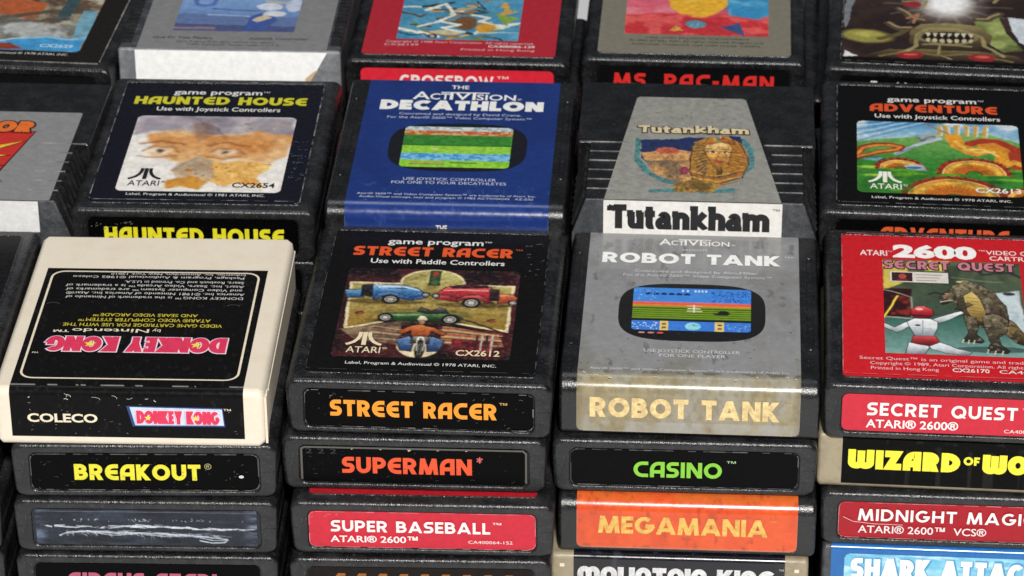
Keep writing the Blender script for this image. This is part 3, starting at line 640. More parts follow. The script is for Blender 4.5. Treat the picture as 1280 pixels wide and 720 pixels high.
def pic_decathlon():
    p = Pic(37.2, 31.2, (110, 186, 52), 4.0, 15, 0.004)
    sp = lambda y0, y1, c, al: p.blot(28, .48, .56, c, al, ((p.Y > y0) & (p.Y < y1))*1.0, 2)
    p.rect(0, 0, 1, .10, (150, 170, 180)); sp(0, .10, (216, 222, 222), .9); p.rect(0, .10, 1, .21, (190, 92, 40)); sp(.08, .21, (206, 190, 150), .8)
    p.rect(0, .21, 1, .46, (58, 132, 50)); sp(.21, .46, (34, 92, 34), .4); p.rect(0, .46, 1, .66, (150, 208, 66)); sp(.46, .66, (100, 160, 50), .35); p.rect(0, .455, 1, .475, (40, 88, 34))
    p.rect(0, .66, 1, .83, (66, 146, 202)); sp(.66, .83, (140, 196, 226), .8); p.rect(0, .83, 1, 1, (150, 208, 60)); sp(.83, 1, (110, 170, 44), .5)
    p.line([(.10, .885), (.40, .885)], .02, (190, 138, 104)); p.line([(.10, .925), (.40, .925)], .012, (120, 84, 60)); p.rect(.46, .875, .70, .90, (60, 110, 40)); p.ell(.30, .56, .03, .02, (214, 190, 160)); p.vary(.12, 40); return p

def pic_pharaoh():
    p = Pic(39, 47, (146, 144, 132), 3.2, 16)
    p.im[:] = np.array((141, 140, 135))
    teal = (74, 138, 142)
    for pts in ([(.02, .22), (.02, .50), (.10, .68), (.24, .80), (.42, .88)], [(.90, .20), (.97, .34), (.98, .56), (.90, .70), (.74, .82), (.60, .88)], [(.16, .96), (.40, .94), (.60, .97), (.82, .92)]): p.line(pts, .06, teal, .9)
    m = p.poly([(.05, .22), (.90, .14), (.92, .50), (.84, .70), (.66, .84), (.36, .84), (.14, .68), (.06, .48)], (34, 48, 96))
    m2 = p.poly([(.06, .42), (.30, .34), (.50, .40), (.52, .84), (.36, .84), (.14, .68)], (206, 154, 98)); p.blot(6, .42, .7, (120, 100, 80), .9, p.inpoly([(.08, .54), (.50, .50), (.50, .84), (.34, .84), (.14, .68)])); p.ell(.28, .38, .10, .06, (196, 100, 76))
    # striped head cloth, face and collar
    cloth = p.poly([(.50, .24), (.62, .16), (.78, .16), (.90, .26), (.94, .52), (.90, .74), (.72, .86), (.50, .80), (.44, .52)], (172, 128, 56))
    for k in range(12): p.line([(.46+.01*k, .30+.045*k), (.60, .30+.035*k)], .012, (50, 54, 76)); p.line([(.78, .28+.04*k), (.94-.008*k, .34+.04*k)], .014, (170, 88, 40))
    p.line([(.50, .26), (.46, .50), (.49, .80)], .014, (46, 40, 52)); p.line([(.88, .24), (.95, .50), (.90, .76)], .014, (110, 56, 30))
    p.form([(.60, .27), (.66, .22), (.75, .22), (.80, .28), (.81, .42), (.78, .54), (.71, .61), (.66, .58), (.61, .48), (.585, .36)], (246, 214, 146), (224, 170, 88), (156, 96, 48), (90, 50, 26), .008)
    p.form([(.57, .27), (.63, .17), (.72, .14), (.82, .19), (.86, .29), (.80, .265), (.70, .235), (.62, .27)], (236, 190, 96), (190, 120, 56), (130, 60, 36)); p.ell(.70, .19, .02, .035, (60, 120, 124)); p.ell(.735, .18, .014, .03, (160, 50, 40))
    for s_ in (-1, 1): p.ell(.70+s_*.055, .385, .034, .018, (250, 234, 200)); p.ell(.70+s_*.055, .385, .014, .016, (28, 22, 22)); p.line([(.70+s_*.015, .375), (.70+s_*.055, .362), (.70+s_*.10, .385)], .010, (36, 30, 40)); p.line([(.70+s_*.02, .335), (.70+s_*.095, .34)], .010, (60, 46, 50))
    p.line([(.70, .385), (.685, .46), (.705, .47)], .010, (150, 90, 44)); p.form([(.665, .515), (.70, .50), (.74, .515), (.705, .54)], (206, 110, 80), (170, 74, 50), (120, 44, 34), lw=0); p.form([(.685, .60), (.725, .60), (.72, .76), (.695, .77)], (150, 110, 60), (96, 70, 44), (50, 40, 34))
    for k in range(7): p.line([(.48, .66+.03*k), (.69, .74+.026*k), (.90, .64+.03*k)], .013, [(214, 164, 76), (52, 58, 84), (160, 70, 46)][k % 3])
    p.blot(22, .46, .62, (206, 130, 50), .35, cloth); p.ell(.42, .66, .05, .06, (150, 60, 84)); p.poly([(.32, .88), (.50, .78), (.72, .84), (.66, .97), (.36, .97)], (170, 130, 60)); p.blot(20, .45, .6, (92, 74, 44), .7, p.inpoly([(.32, .88), (.50, .78), (.72, .84), (.66, .97), (.36, .97)]))
    em = (np.abs(p.im-np.array((141, 140, 135))).sum(2) > 6)*1.0; p.blot(50, .5, .62, (60, 48, 36), .30, em); keep = p.im.copy(); p.vary(.2, 36); p.im = np.where(em[..., None] > 0, p.im, keep); p.em = em > 0; return p

def pic_hall():
    """a plain stand-in: a helmeted figure and a large grey beast in a green hall"""
    p = Pic(43.6, 61, (70, 84, 70), 4.0, 17, .010)
    p.grad(0, .62, (92, 100, 72), (58, 76, 64), (p.Y < .62)*1.0); p.grad(.60, 1, (54, 96, 84), (122, 160, 154), (p.Y >= .60)*1.0); p.blot(5, .45, .75, (40, 52, 44), .7, (p.Y < .66)*1.0)
    p.poly([(.0, .02), (.16, .02), (.20, .22), (.0, .34)], (206, 186, 82)); p.poly([(.34, .0), (.50, .0), (.44, .12), (.30, .12)], (214, 200, 96)); p.rect(.53, .215, .62, .235, (216, 206, 120)); p.line([(.62, .0), (.72, .14), (.92, .10), (1, .16)], .03, (44, 56, 50)); p.line([(.5, .18), (.86, .22)], .012, (120, 130, 104))
    p.rect(0, .32, .20, .62, (46, 20, 22)); p.line([(0, .33), (.20, .41), (.20, .62)], .012, (170, 176, 160)); p.blot(16, .5, .66, (150, 44, 36), .9, p.rect(.01, .40, .19, .60, (46, 20, 22), 0)); p.line([(0, .62), (.2, .64)], .012, (190, 190, 170))
    p.poly([(.80, .34), (.98, .30), (1, .74), (.88, .74)], (196, 208, 212)); p.ell(.90, .34, .05, .018, (50, 54, 58)); p.blot(8, .5, .7, (150, 168, 172), .8, p.inpoly([(.80, .34), (.98, .30), (1, .74), (.88, .74)]))
    # beast: rounded grey-brown back, pale belly, heavy legs and tail
    gb = (92, 86, 74)
    p.blur(2); p.ell(.74, .93, .26, .035, (36, 56, 52), .6)
    L, Md, Dk = (132, 118, 92), (82, 72, 56), (36, 32, 28)
    b4 = p.form([(.84, .56), (.92, .64), (.98, .76), (1, .78), (1, .90), (.92, .86), (.84, .76)], L, (120, 98, 56), Dk)
    b1 = p.form([(.52, .46), (.45, .42), (.455, .34), (.50, .27), (.58, .22), (.69, .235), (.79, .33), (.87, .47), (.89, .62), (.84, .74), (.74, .74), (.62, .66), (.56, .56)], L, Md, Dk)
    bel = p.form([(.57, .38), (.63, .32), (.69, .40), (.73, .54), (.70, .65), (.63, .63), (.59, .52)], (216, 192, 118), (182, 154, 84), (110, 86, 44))
    for k in range(7): p.line([(.585+.008*k, .39+.035*k), (.68+.008*k, .40+.035*k)], .006, (104, 84, 44), .8)
    b2 = p.form([(.70, .58), (.80, .55), (.88, .62), (.86, .74), (.80, .80), (.81, .88), (.87, .94), (.85, .965), (.71, .95), (.74, .86), (.70, .72)], L, Md, Dk); b3 = p.form([(.57, .58), (.65, .60), (.66, .70), (.64, .78), (.70, .84), (.68, .865), (.54, .85), (.585, .76)], L, Md, Dk)
    hd = p.form([(.40, .44), (.405, .39), (.44, .35), (.49, .34), (.52, .38), (.51, .44), (.46, .47), (.42, .48)], L, Md, Dk); p.line([(.41, .455), (.46, .44), (.50, .43)], .010, (220, 208, 180)); p.ell(.45, .385, .014, .012, (200, 70, 44)); p.line([(.42, .36), (.45, .345)], .012, Dk)
    p.form([(.60, .44), (.64, .47), (.55, .53), (.50, .52), (.52, .50), (.57, .48)], L, Md, Dk); p.line([(.44, .37), (.37, .35), (.33, .37)], .016, Dk)
    m = np.clip(b1+b2+b3+b4+hd-bel, 0, 1); p.blot(34, .52, .64, (38, 34, 30), .55, m); p.blot(30, .58, .68, (176, 168, 142), .5, m)
    for x0, y0 in ((.55, .85), (.59, .855), (.63, .86), (.72, .95), (.77, .96), (.82, .96)): p.line([(x0, y0-.02), (x0-.01, y0+.012)], .010, (206, 198, 172))
    # figure in pale kit with red helmet and a yellow staff
    p.line([(.10, .40), (-.02, .68)], .020, (150, 110, 30)); p.line([(.10, .40), (-.02, .68)], .012, (244, 216, 84)); W1, W2, W3 = (246, 248, 248), (208, 213, 216), (120, 128, 138)
    p.form([(.0, .69), (.07, .73), (.17, .66), (.20, .70), (.08, .785), (-.02, .73)], W1, W2, W3); p.form([(.34, .635), (.45, .575), (.55, .535), (.57, .555), (.47, .625), (.36, .69)], W1, W2, W3)
    p.form([(.16, .67), (.22, .635), (.33, .63), (.38, .66), (.375, .73), (.345, .82), (.215, .82), (.185, .74)], W1, W2, W3)
    p.form([(.16, .89), (.27, .87), (.31, .92), (.28, 1), (.14, 1)], W1, W2, W3); p.form([(.29, .89), (.37, .87), (.50, .93), (.61, .965), (.58, 1), (.42, .985), (.32, .95)], W1, W2, W3)
    p.form([(.20, .81), (.36, .81), (.385, .875), (.31, .92), (.18, .89)], (206, 84, 84), (154, 44, 48), (90, 20, 28)); p.line([(.275, .65), (.27, .81)], .006, W3); p.line([(.20, .73), (.34, .73)], .006, W3, .7); p.ell(.235, .705, .022, .010, (70, 76, 82))
    p.form([(.185, .60), (.19, .545), (.23, .505), (.29, .50), (.345, .535), (.355, .59), (.32, .625), (.22, .625)], (236, 120, 112), (182, 40, 48), (96, 14, 26)); p.ell(.25, .535, .03, .014, (250, 200, 190), .8); p.line([(.20, .60), (.34, .605)], .012, (40, 16, 20))
    p.blot(26, .5, .64, (30, 40, 36), .0)
    p.vary(.08, 30); return p

def pic_arrows():
    p = Pic(44, 40, (70, 140, 176), 3.0, 18)
    p.blot(4, .5, .7, (98, 164, 194), .7); rg = np.random.default_rng(3)
    for k in range(34):
        x, y = rg.uniform(.12, .92), rg.uniform(.05, .95); c = [(226, 222, 204), (92, 66, 42), (150, 110, 60), (206, 160, 70), (90, 130, 60), (34, 44, 60)][k % 6]
        p.line([(x, y), (x+rg.uniform(-.2, .2), y+rg.uniform(-.12, .12)), (x+rg.uniform(-.26, .26), y+rg.uniform(-.1, .16))], rg.uniform(.012, .045), c)
    p.ell(.55, .62, .10, .16, (110, 76, 48)); p.ell(.72, .72, .09, .11, (206, 150, 50)); p.poly([(.78, .40), (.98, .48), (.88, .66)], (128, 160, 66)); p.ell(.40, .84, .14, .05, (200, 190, 150))
    for pts in ([(.16, .72), (.34, .60), (.50, .66), (.36, .74), (.54, .82)], [(.20, .34), (.36, .18), (.44, .44), (.30, .62)], [(.60, .44), (.74, .50), (.66, .58), (.84, .66)]): p.line(pts, .032, (230, 228, 214))
    p.line([(.0, .84), (.10, .90), (.22, .88), (.30, .96)], .02, (30, 34, 44)); p.ell(.29, .93, .045, .05, (30, 34, 44)); p.ell(.29, .93, .025, .03, (190, 186, 160)); p.line([(.62, .83), (1, .82)], .012, (206, 222, 230)); p.vary(.16, 26); return p

def pic_bright():
    """a plain stand-in: coloured hills and patterned ground"""
    p = Pic(53.3, 45, (204, 66, 76), 3.0, 19)
    p.grad(0, .55, (60, 90, 150), (210, 90, 110)); p.ell(.10, .30, .26, .52, (216, 98, 118)); p.blot(6, .5, .7, (232, 142, 150), .8, (p.X < .34)*1.0)
    p.ell(.90, .30, .22, .48, (56, 140, 190)); p.blot(6, .5, .72, (110, 180, 214), .8, (p.X > .72)*1.0); p.ell(.50, .22, .22, .42, (232, 176, 52), soft=.05); p.ell(.46, .12, .14, .24, (244, 204, 96), .7, 0, .6)
    p.poly([(0, .62), (.25, .56), (.5, .66), (.75, .60), (1, .66), (1, 1), (0, 1)], (200, 52, 58)); p.blot(9, .5, .66, (226, 96, 92), .9, (p.Y > .58)*1.0)
    p.ell(.49, .78, .08, .09, (90, 160, 180)); p.poly([(.30, .92), (.36, .82), (.42, .92)], (220, 170, 70)); p.poly([(.66, .84), (.80, .74), (.84, .98)], (54, 84, 130))
    for k in range(10): p.line([(.5, .66), (.05+.1*k, 1)], .006, (130, 34, 60), .6)
    p.vary(.12, 26); return p

def pic_glow():
    """a plain stand-in: a bright burst over dark coils and a toothed maw"""
    p = Pic(66, 62, (42, 30, 28), 3.4, 20, .016)
    p.blot(4, .45, .7, (66, 48, 42), .7); p.poly([(0, .0), (.06, .0), (.03, .5), (0, .6)], (120, 124, 128)); p.poly([(.02, .92), (.10, .98), (.02, 1)], (220, 222, 222)); p.poly([(.88, .35), (1, .38), (1, .78), (.94, .70)], (206, 214, 220))
    m = p.ell(.13, .70, .17, .105, (150, 142, 70), 1, .2, .3); p.ell(.13, .68, .09, .05, (186, 178, 92), .8, 0, .5); p.line([(.20, .74), (.30, .66), (.36, .56)], .035, (92, 82, 52))
    m = p.poly([(.70, .44), (.84, .36), (.88, .58), (.96, .82), (.86, .86), (.74, .68)], (118, 130, 66)); p.blot(6, .45, .7, (170, 180, 110), .9, m); p.blot(6, .5, .7, (60, 70, 36), .8, m)
    for a in range(14): p.line([(.56, .22), (.56+.34*math.cos(a*.45), .22+.34*math.sin(a*.45))], .02, (150, 140, 130), .35)
    p.ell(.56, .20, .25, .36, (176, 168, 160), .9, 0, .7); p.ell(.56, .19, .17, .24, (250, 250, 250), 1, 0, .6)
    p.form([(.36, .60), (.42, .50), (.56, .47), (.72, .50), (.80, .62), (.78, .80), (.66, .88), (.46, .88), (.36, .78)], (150, 136, 92), (96, 80, 54), (44, 32, 26), lw=0); p.form([(.10, .99), (.24, .88), (.42, .86), (.70, .86), (.92, .90), (1, 1)], (120, 104, 66), (76, 60, 42), (40, 30, 24), lw=0)
    for x0, y0, x1, y1 in ((.30, .30, .44, .44), (.72, .40, .84, .30), (.24, .50, .36, .56)): p.line([(x0, y0), ((x0+x1)/2, (y0+y1)/2+.05), (x1, y1)], .05, (84, 66, 52)); p.line([(x0, y0-.01), ((x0+x1)/2, (y0+y1)/2+.035), (x1, y1)], .016, (160, 146, 110))
    lm = (150, 140, 96); p.line([(.30, .92), (.40, .82), (.40, .66), (.46, .56), (.62, .56), (.74, .66), (.76, .78), (.86, .92)], .025, lm); p.ell(.56, .68, .165, .11, (134, 118, 80), soft=.05); p.ell(.56, .68, .14, .085, (26, 18, 18))
    for k in range(7):
        x = .45+.036*k; p.poly([(x, .62), (x+.028, .62), (x+.014, .68)], (214, 206, 176)); p.ell(x+.014, .725, .013, .03, (196, 184, 150))
    p.line([(.44, .80), (.56, .77), (.68, .80)], .016, lm); p.line([(.52, .80), (.50, .92), (.58, .98)], .012, lm); p.line([(.20, .98), (.34, .90), (.50, .94), (.66, .90), (.90, .99)], .018, (122, 110, 70))
    for cx in (.36, .74): p.ell(cx, .945, .075, .05, (150, 36, 40)); p.ell(cx, .935, .04, .016, (214, 110, 104), .8)
    p.ell(.37, .22, .05, .045, (150, 40, 52)); p.line([(.32, .18), (.44, .16), (.42, .28)], .016, lm); p.line([(.34, .42), (.40, .36), (.38, .48)], .02, (170, 120, 90)); p.line([(.74, .10), (.86, .04), (.82, .14)], .02, lm); p.vary(.12, 24); return p

def pic_sea():
    p = Pic(62, 52, (150, 142, 120), 2.8, 21)
    p.blot(5, .45, .65, (196, 190, 172), .9); p.blot(7, .5, .68, (84, 62, 48), .9); p.poly([(.30, .10), (.62, .20), (.60, .48), (.26, .40)], (178, 92, 52)); p.line([(.30, .50), (.62, .34), (.94, .30)], .05, (86, 78, 64)); p.poly([(.74, .0), (.84, .0), (.82, .48), (.74, .48)], (56, 78, 84))
    p.ell(.62, .66, .34, .16, (176, 178, 176), soft=.3); p.blot(8, .5, .7, (96, 94, 88), .7, (p.Y > .4)*1.0); p.poly([(0, .86), (.2, .76), (.5, .84), (.74, .74), (1, .80), (1, 1), (0, 1)], (66, 150, 204)); p.line([(.4, .86), (.56, .80), (.72, .76), (.88, .80), (1, .76)], .02, (160, 200, 220)); p.poly([(.0, .84), (.5, .88), (.62, .98), (0, 1)], (140, 62, 42)); p.poly([(.88, .3), (1, .3), (1, .8), (.9, .76)], (110, 180, 214), .7); p.vary(.16, 24); return p

def pic_blue():
    p = Pic(44.5, 30, (92, 130, 186), 3.0, 22)
    p.grad(0, 1, (134, 170, 214), (84, 112, 168)); p.poly([(0, .55), (1, .62), (1, 1), (0, 1)], (96, 116, 160)); p.poly([(0, .82), (1, .86), (1, 1), (0, 1)], (74, 84, 128)); p.ell(.20, .22, .11, .16, (84, 112, 176)); p.ell(.20, .22, .07, .10, (128, 156, 206))
    p.line([(.28, .42), (.66, .46)], .02, (70, 96, 156)); p.line([(.26, .58), (.70, .62)], .014, (168, 196, 226)); p.poly([(.60, .62), (.72, .46), (.84, .70), (.74, .96), (.56, .96)], (62, 88, 156)); p.ell(.74, .34, .12, .10, (206, 214, 226)); p.ell(.80, .52, .10, .08, (214, 216, 220)); p.poly([(.62, .70), (.72, .56), (.78, .64), (.66, .76)], (206, 190, 160)); p.ell(.95, .30, .08, .18, (190, 200, 220)); p.line([(.70, .20), (.90, .24)], .03, (196, 176, 140)); p.rect(0, .90, .34, .96, (140, 118, 120)); p.vary(.08, 24); return p

def pic_streaks():
    """moulding residue of a torn-off label under a glossy film"""
    p = Pic(69, 13.4, (30, 34, 44), 5.0, 23, 0.012)
    p.blot(3, .4, .75, (52, 60, 78), .8); p.blot(8, .5, .75, (16, 18, 24), .8)
    rg = np.random.default_rng(8); base = lambda x: .47+.05*x+.02*math.sin(9*x)
    for k in range(90):
        x = rg.uniform(.03, .95); l = rg.uniform(.01, .09); p.line([(x, base(x)+rg.normal(0, .022)), (x+l, base(x+l)+rg.normal(0, .022))], rg.uniform(.0015, .006), (206, 212, 220), rg.uniform(.4, 1))
    lo = [(.10, .76), (.14, .66), (.24, .62), (.34, .66), (.46, .66), (.58, .68), (.70, .72), (.80, .78), (.86, .82), (.85, .90), (.80, .92), (.74, .86)]
    p.line(lo, .006, (176, 184, 196)); p.line([(x, y+.07*(1 if i % 2 else .3)) for i, (x, y) in enumerate(lo[2:9])], .005, (150, 158, 172))
    for k in range(60):
        t = rg.uniform(.12, .80); y = .64+.16*max(0, t-.3); p.line([(t, y+rg.normal(0, .03)), (t+rg.uniform(.02, .09), y+.01+rg.normal(0, .03))], rg.uniform(.001, .004), (190, 198, 208), rg.uniform(.3, .9))
    for k in range(40):
        x = rg.choice((.22, .48, .72))+rg.normal(0, .04); p.ell(x, .30+rg.normal(0, .02), .003, .02, (170, 178, 190), .7)
    for k in range(70):
        t = rg.uniform(.12, .82); y = .66+.14*max(0, t-.3)+rg.normal(0, .03); p.line([(t, y), (t+rg.uniform(-.01, .03), y+rg.uniform(.02, .10))], rg.uniform(.001, .004), (196, 202, 212), rg.uniform(.3, .9))
    p.mix(np.clip((.06-p.X)*26, 0, 1)*np.clip(p._n(7)*2.6-.7, 0, 1), (104, 120, 148), .8); p.mix(np.clip((p.X-.93)*24, 0, 1)*np.clip(p._n(9)*3-1.0, 0, 1), (120, 134, 156), .8); p.scatter(40, .1, .25, .95, .36, .0008, .003, [(190, 198, 210)], .8); p.scatter(60, 0, .4, 1, 1, .0006, .002, [(160, 168, 180)], .8)
    p.line([(.01, .06), (.99, .06)], .004, (120, 130, 146), .6); p.vary(.2, 40); return p

def pic_spray():
    p = Pic(70, 16, (112, 184, 216), 3.0, 24)
    p.blot(5, .45, .7, (158, 212, 230), .8); p.blot(9, .55, .72, (210, 234, 240), .7); p.blot(7, .55, .75, (78, 156, 200), .6); p.vary(.06, 30); return p

def pic_burst():
    p = Pic(46, 50, (196, 52, 40), 3.0, 25)
    p.blot(4, .5, .8, (170, 36, 32), .7); cx, cy = .52, .42
    for k in range(11):
        a = k*.571+.2; q = a+.16; r = .62 if k % 2 else .46; p.poly([(cx+.12*math.cos(a-.2), cy+.12*math.sin(a-.2)), (cx+r*math.cos(a), cy+r*math.sin(a)), (cx+.12*math.cos(a+.2), cy+.12*math.sin(a+.2))], (226, 184, 62))
    p.ell(cx, cy, .20, .2, (232, 196, 80), soft=.3); p.blot(8, .5, .7, (214, 110, 44), .6, p.ell(cx, cy, .3, .3, (0, 0, 0), 0, 0, .5)); p.vary(.1, 20); return p

# ------------------------------------------------------------------ cartridges of the second front stack
BLK = (20, 19, 20)
c = recessed(0, 0, 0, 0, 'black cartridge with vintage cars and a motorbike rider pictured on its black top label', top=BLK)
classic_text(c, 'STREET RACER', (222, 84, 36), (-28.2, 23.6), 'Use with Paddle Controllers', '1978', 'CX2612', (226, 212, 176), dz=0.6, cx=(10.0, 23.6))
ftext(c.ti, '\u2122', 24.4, 26.6, 84.6, 1.5, (222, 84, 36))
scuffs(c.ti, 16, 28, 33.5, 68, 92, (110, 107, 102), 1.1, .35, 3); scuffs(c.ti, 22, -34, 34, 8, 95, (70, 68, 66), .9, .12, 4)
pic_racer().build('picture', c.T, 't', -28.4, 26.9, 71.6, 14.6, ZL+.04, c.top, corner=1.5)
stext(c.fi, 'STREET RACER', 'H', .24, -27.2, 23.8, -12.7, 5.7, (240, 150, 44), .13); ftext(c.fi, '\u2122', 24.6, 27.0, -8.0, 1.4, (220, 170, 110))
worn_edge(c.ti, -35.1, 35.1, 5.3, 97.1, 1.6, .12, ((84, 82, 80), (64, 63, 62)), 3, .6); worn_edge(c.fi, -34.9, 34.9, -16.2, -3.5, 2, .14, ((110, 108, 104), (70, 69, 67)), 4, .5)
scuffs(c.fi, 26, -33, 33, -15.5, -4, (120, 118, 114), 1.4, .10, 5)
scuffs(c.fi, 8, -33, -24, -6, -4, (110, 108, 104), 1.2, .15, 6)
finish(c)

c = recessed(-1.7, -1.6, -19.1, .0145, 'black cartridge with orange red lettering on its end label under the vintage car one', top=BLK)
stext(c.fi, 'SUPERMAN', 'H', .24, -22.2, 17.8, -12.9, 5.8, (228, 84, 46), .10); ftext(c.fi, '*', 19.3, 21.2, -9.6, 3.2, (206, 92, 96), .02)
ftext(c.fi, '2 2 2', -33.4, -23.8, -6.0, 1.7, (50, 48, 46))
for s in range(9): c.fi.poly([(x-4+s*4.4+dx, -3.9+dy) for x in (-16,) for dx, dy in ((0, .35), (1.4, .3), (2.0, 0.1), (.9, -.5-.4*(s % 3 == 1)))], (190, 180, 150)) if s % 2 == 0 else None
scuffs(c.fi, 40, -34, 34, -15.5, -4.5, (70, 68, 64), 1.5, .12, 9)
c.fi.ribbon([(-34.6, -15.2), (-34.6, -4.2), (-33.6, -3.6), (33.6, -3.6), (34.5, -4.6), (34.5, -15.2)], .30, (88, 86, 81)); finish(c)

RED_T, RED_E = (172, 32, 42), (194, 38, 56)
c = recessed(1.1, -8.5, -38.2, .020, 'black cartridge with bright red end label of two white lines, low in second stack', top=RED_T, end=RED_E, endmat='paper')
worn_edge(c.fi, -34.9, 34.9, -16.2, -3.5, 2, .10, ((226, 120, 130), (160, 120, 120)), 8, .8); stext(c.fi, 'SUPER BASEBALL', 'G', .21, -28.2, 21.0, -10.5, 4.1, (240, 232, 230), .12); ftext(c.fi, '\u2122', 21.7, 24.4, -7.6, 1.3, WHITE)
ftext(c.fi, 'ATARI\u00ae 2600\u2122', -28.4, -1.4, -14.2, 2.3, (240, 232, 230), .014); ftext(c.fi, 'CA400064-152', 14.2, 27.9, -14.0, 1.1, (236, 224, 222), .0)
scuffs(c.fi, 5, -34, -26, -5, -4, (228, 150, 150), 2, .12, 2); finish(c)
c = recessed(.5, -10.5, -57.3, .031, 'black cartridge at the bottom of the second stack showing only the tops of amber letters', T=23.7, top=BLK, end=(34, 30, 28), z0=-16.3)
for k, x in enumerate(np.linspace(-26, 26, 9)): c.fi.ribbon([(x, -10.0), (x, -7.0), (x+.6, -6.1), (x+2.6, -6.1)], .5, (150, 88, 26))
finish(c)

# ------------------------------------------------------------------ first front stack: cream cartridge on top
def wrapped(x, y, ztop, yaw, label, T, Wd, Dp, rf, mat, u0, u1, vback, zf, painter, labmat, ev=1.3):
    c = Cart(); c.T = T; c.root = thing(x, y, ztop, T, yaw, label)
    g = wrapped_shell(T, Wd, Dp, rf, ev=ev); c.shell = shell_part(g, MAT[mat], c.root)
    c.top = wrap_label('wrap_label', T, rf, u0, u1, vback, zf, painter, MAT[labmat], c.root); c.end = None
    c.ti = Ink(T, 't', .2, .004); c.fi = Ink(T, 'f', .14)
    return c
def cells(U, V, n, seed, su=70., sv=100.):
    """smooth noise looked up on label coordinates"""
    N = vnoise(500, 300, n, 4, seed); i = np.clip(((V+20)/(sv+20)*499), 0, 499).astype(int); j = np.clip(((U+su/2)/su*299), 0, 299).astype(int); return N[i, j]
def mixc(c, m, col): m = np.clip(m, 0, 1)[..., None]; return c*(1-m)+np.array(col, float)*m
def p_black(U, Y0, Z):
    Y = Y0+np.minimum(Z, 0)*(Y0 < 6)
    c = np.ones(U.shape+(3,))*np.array((19, 18, 19)); crease = (np.abs(Y0-2.6) < .35)*(cells(U, Y, 14, 3) > .5)*(Z > -.5); c = mixc(c, crease*.8, (180, 176, 168))
    return mixc(c, np.clip((cells(U, Y, 60, 5)-.70)*9, 0, .25), (70, 68, 66))
c = wrapped(-87.0, -12.0, 1.7, .0264, 'cream cartridge with an upside down black label framed by a cream line', 20.0, 83.0, 98.6, 2.5, 'cream', -36.0, 35.0, 76.2, -16.6, p_black, 'blacklab', ev=2.4)
cr = (226, 214, 190); F = rr2(-33.8, 32.6, 6.4, 74.0, 4.0, 6); c.ti.ribbon(F, .35, cr, True)
pk, ol = (214, 52, 88), (240, 216, 226)
def two_word(ink, u0, u1, v, h, blue):
    s = 1 if u1 > u0 else -1
    for grow, col, du, dv in (((.3, (120, 150, 196), -.2*s, -.2*s) if blue else (.55, (34, 44, 84), .2*s, -.2*s)), (.38, ol, 0, 0), (.0, pk, 0, 0)):
        stext(ink, 'DONKEY KONG', 'G', .25, u0+du, u1+du, v+dv, h, col, .16, grow if abs(h) > 6 else grow*.6)
def stars(ink, pts, r, sgn=1):
    for x, y in pts: ink.poly([(x+(r if k % 2 == 0 else r*.45)*math.cos(k*math.pi/5+.3), y+(r if k % 2 == 0 else r*.45)*math.sin(k*math.pi/5+.3)) for k in range(10)], (232, 214, 90))
two_word(c.ti, 26.6, -28.6, 31.6, -9.2, False); stars(c.ti, [(17.8, 27.0), (-15.2, 27.0)], 2.0)
ftext(c.ti, '\u2122', -30.2, -32.2, 22.2, -1.3, cr); ftext(c.ti, 'by', 5.6, 3.0, 36.4, -1.8, cr); ftext(c.ti, 'Nintendo\u2122', 2.0, -27.8, 36.4, -2.2, cr, .01)
ye = (206, 190, 60)
ftext(c.ti, 'VIDEO GAME CARTRIDGE FOR USE WITH THE', 24.4, -25.4, 39.9, -1.9, ye, .006); ftext(c.ti, 'ATARI\u00ae VIDEO COMPUTER SYSTEM\u2122', 20.4, -21.0, 43.1, -1.9, ye, .006); ftext(c.ti, 'AND SEARS VIDEO ARCADE\u2122', 16.0, -16.8, 46.2, -1.8, ye, .006)
wt = (206, 204, 200)
for k, (t, a, b) in enumerate((('DONKEY KONG\u2122 is the trademark of Nintendo of', 29, -27.4), ('America Inc. \u00a91981 Nintendo of America Inc. Atari\u00ae', 29.2, -27.6), ('and Video Computer System\u2122 are trademarks of', 28.2, -28.0), ('Atari, Inc. Sears, Video Arcade\u2122 is a trademark of', 28.6, -28.4), ('Sears, Roebuck and Co. Printed in U.S.A.', 28.2, -10))):
    ftext(c.ti, t, a, b, 57.4+2.55*k, -1.5, wt, .004)
ftext(c.ti, 'Package, Program & Audiovisual \u00a91982 Coleco', 28.0, -27.0, 70.6, -1.4, wt, .004); ftext(c.ti, 'Industries, Inc. Amsterdam, New York 12010', 28.2, -15.0, 72.6, -1.2, wt, .004)
ftext(c.fi, 'COLECO', -31.0, -9.6, -11.4, 2.9, cr, .03); c.fi.poly([(-.6, -5.4), (28.6, -5.8), (29.2, -12.4), (1.0, -12.6)], (44, 66, 124)); c.fi.poly([(.4, -5.8), (28.4, -6.2), (28.8, -11.9), (1.8, -12.2)], (196, 212, 232)); two_word(c.fi, 2.6, 27.4, -11.4, 4.6, True); stars(c.fi, [(5.8, -9.3), (20.4, -9.3)], 1.1); ftext(c.fi, '\u2122', 28.9, 31.2, -7.0, 1.2, cr)
scuffs(c.fi, 26, -34, 34, -15, -3, (150, 146, 140), 1.0, .12, 7); scuffs(c.fi, 9, -34, 34, -3.2, -2.2, (206, 202, 194), 3.0, .22, 8); scuffs(c.ti, 8, -35, 34, 3.2, 30, (70, 68, 66), .9, .10, 9)
for u in (-30.5, 26.5): c.ti.ribbon([(u+2.0*math.cos(a), 51.5+1.1*math.sin(a)) for a in np.linspace(0.2, 3.0, 7)], .14, (70, 70, 72))
finish(c)
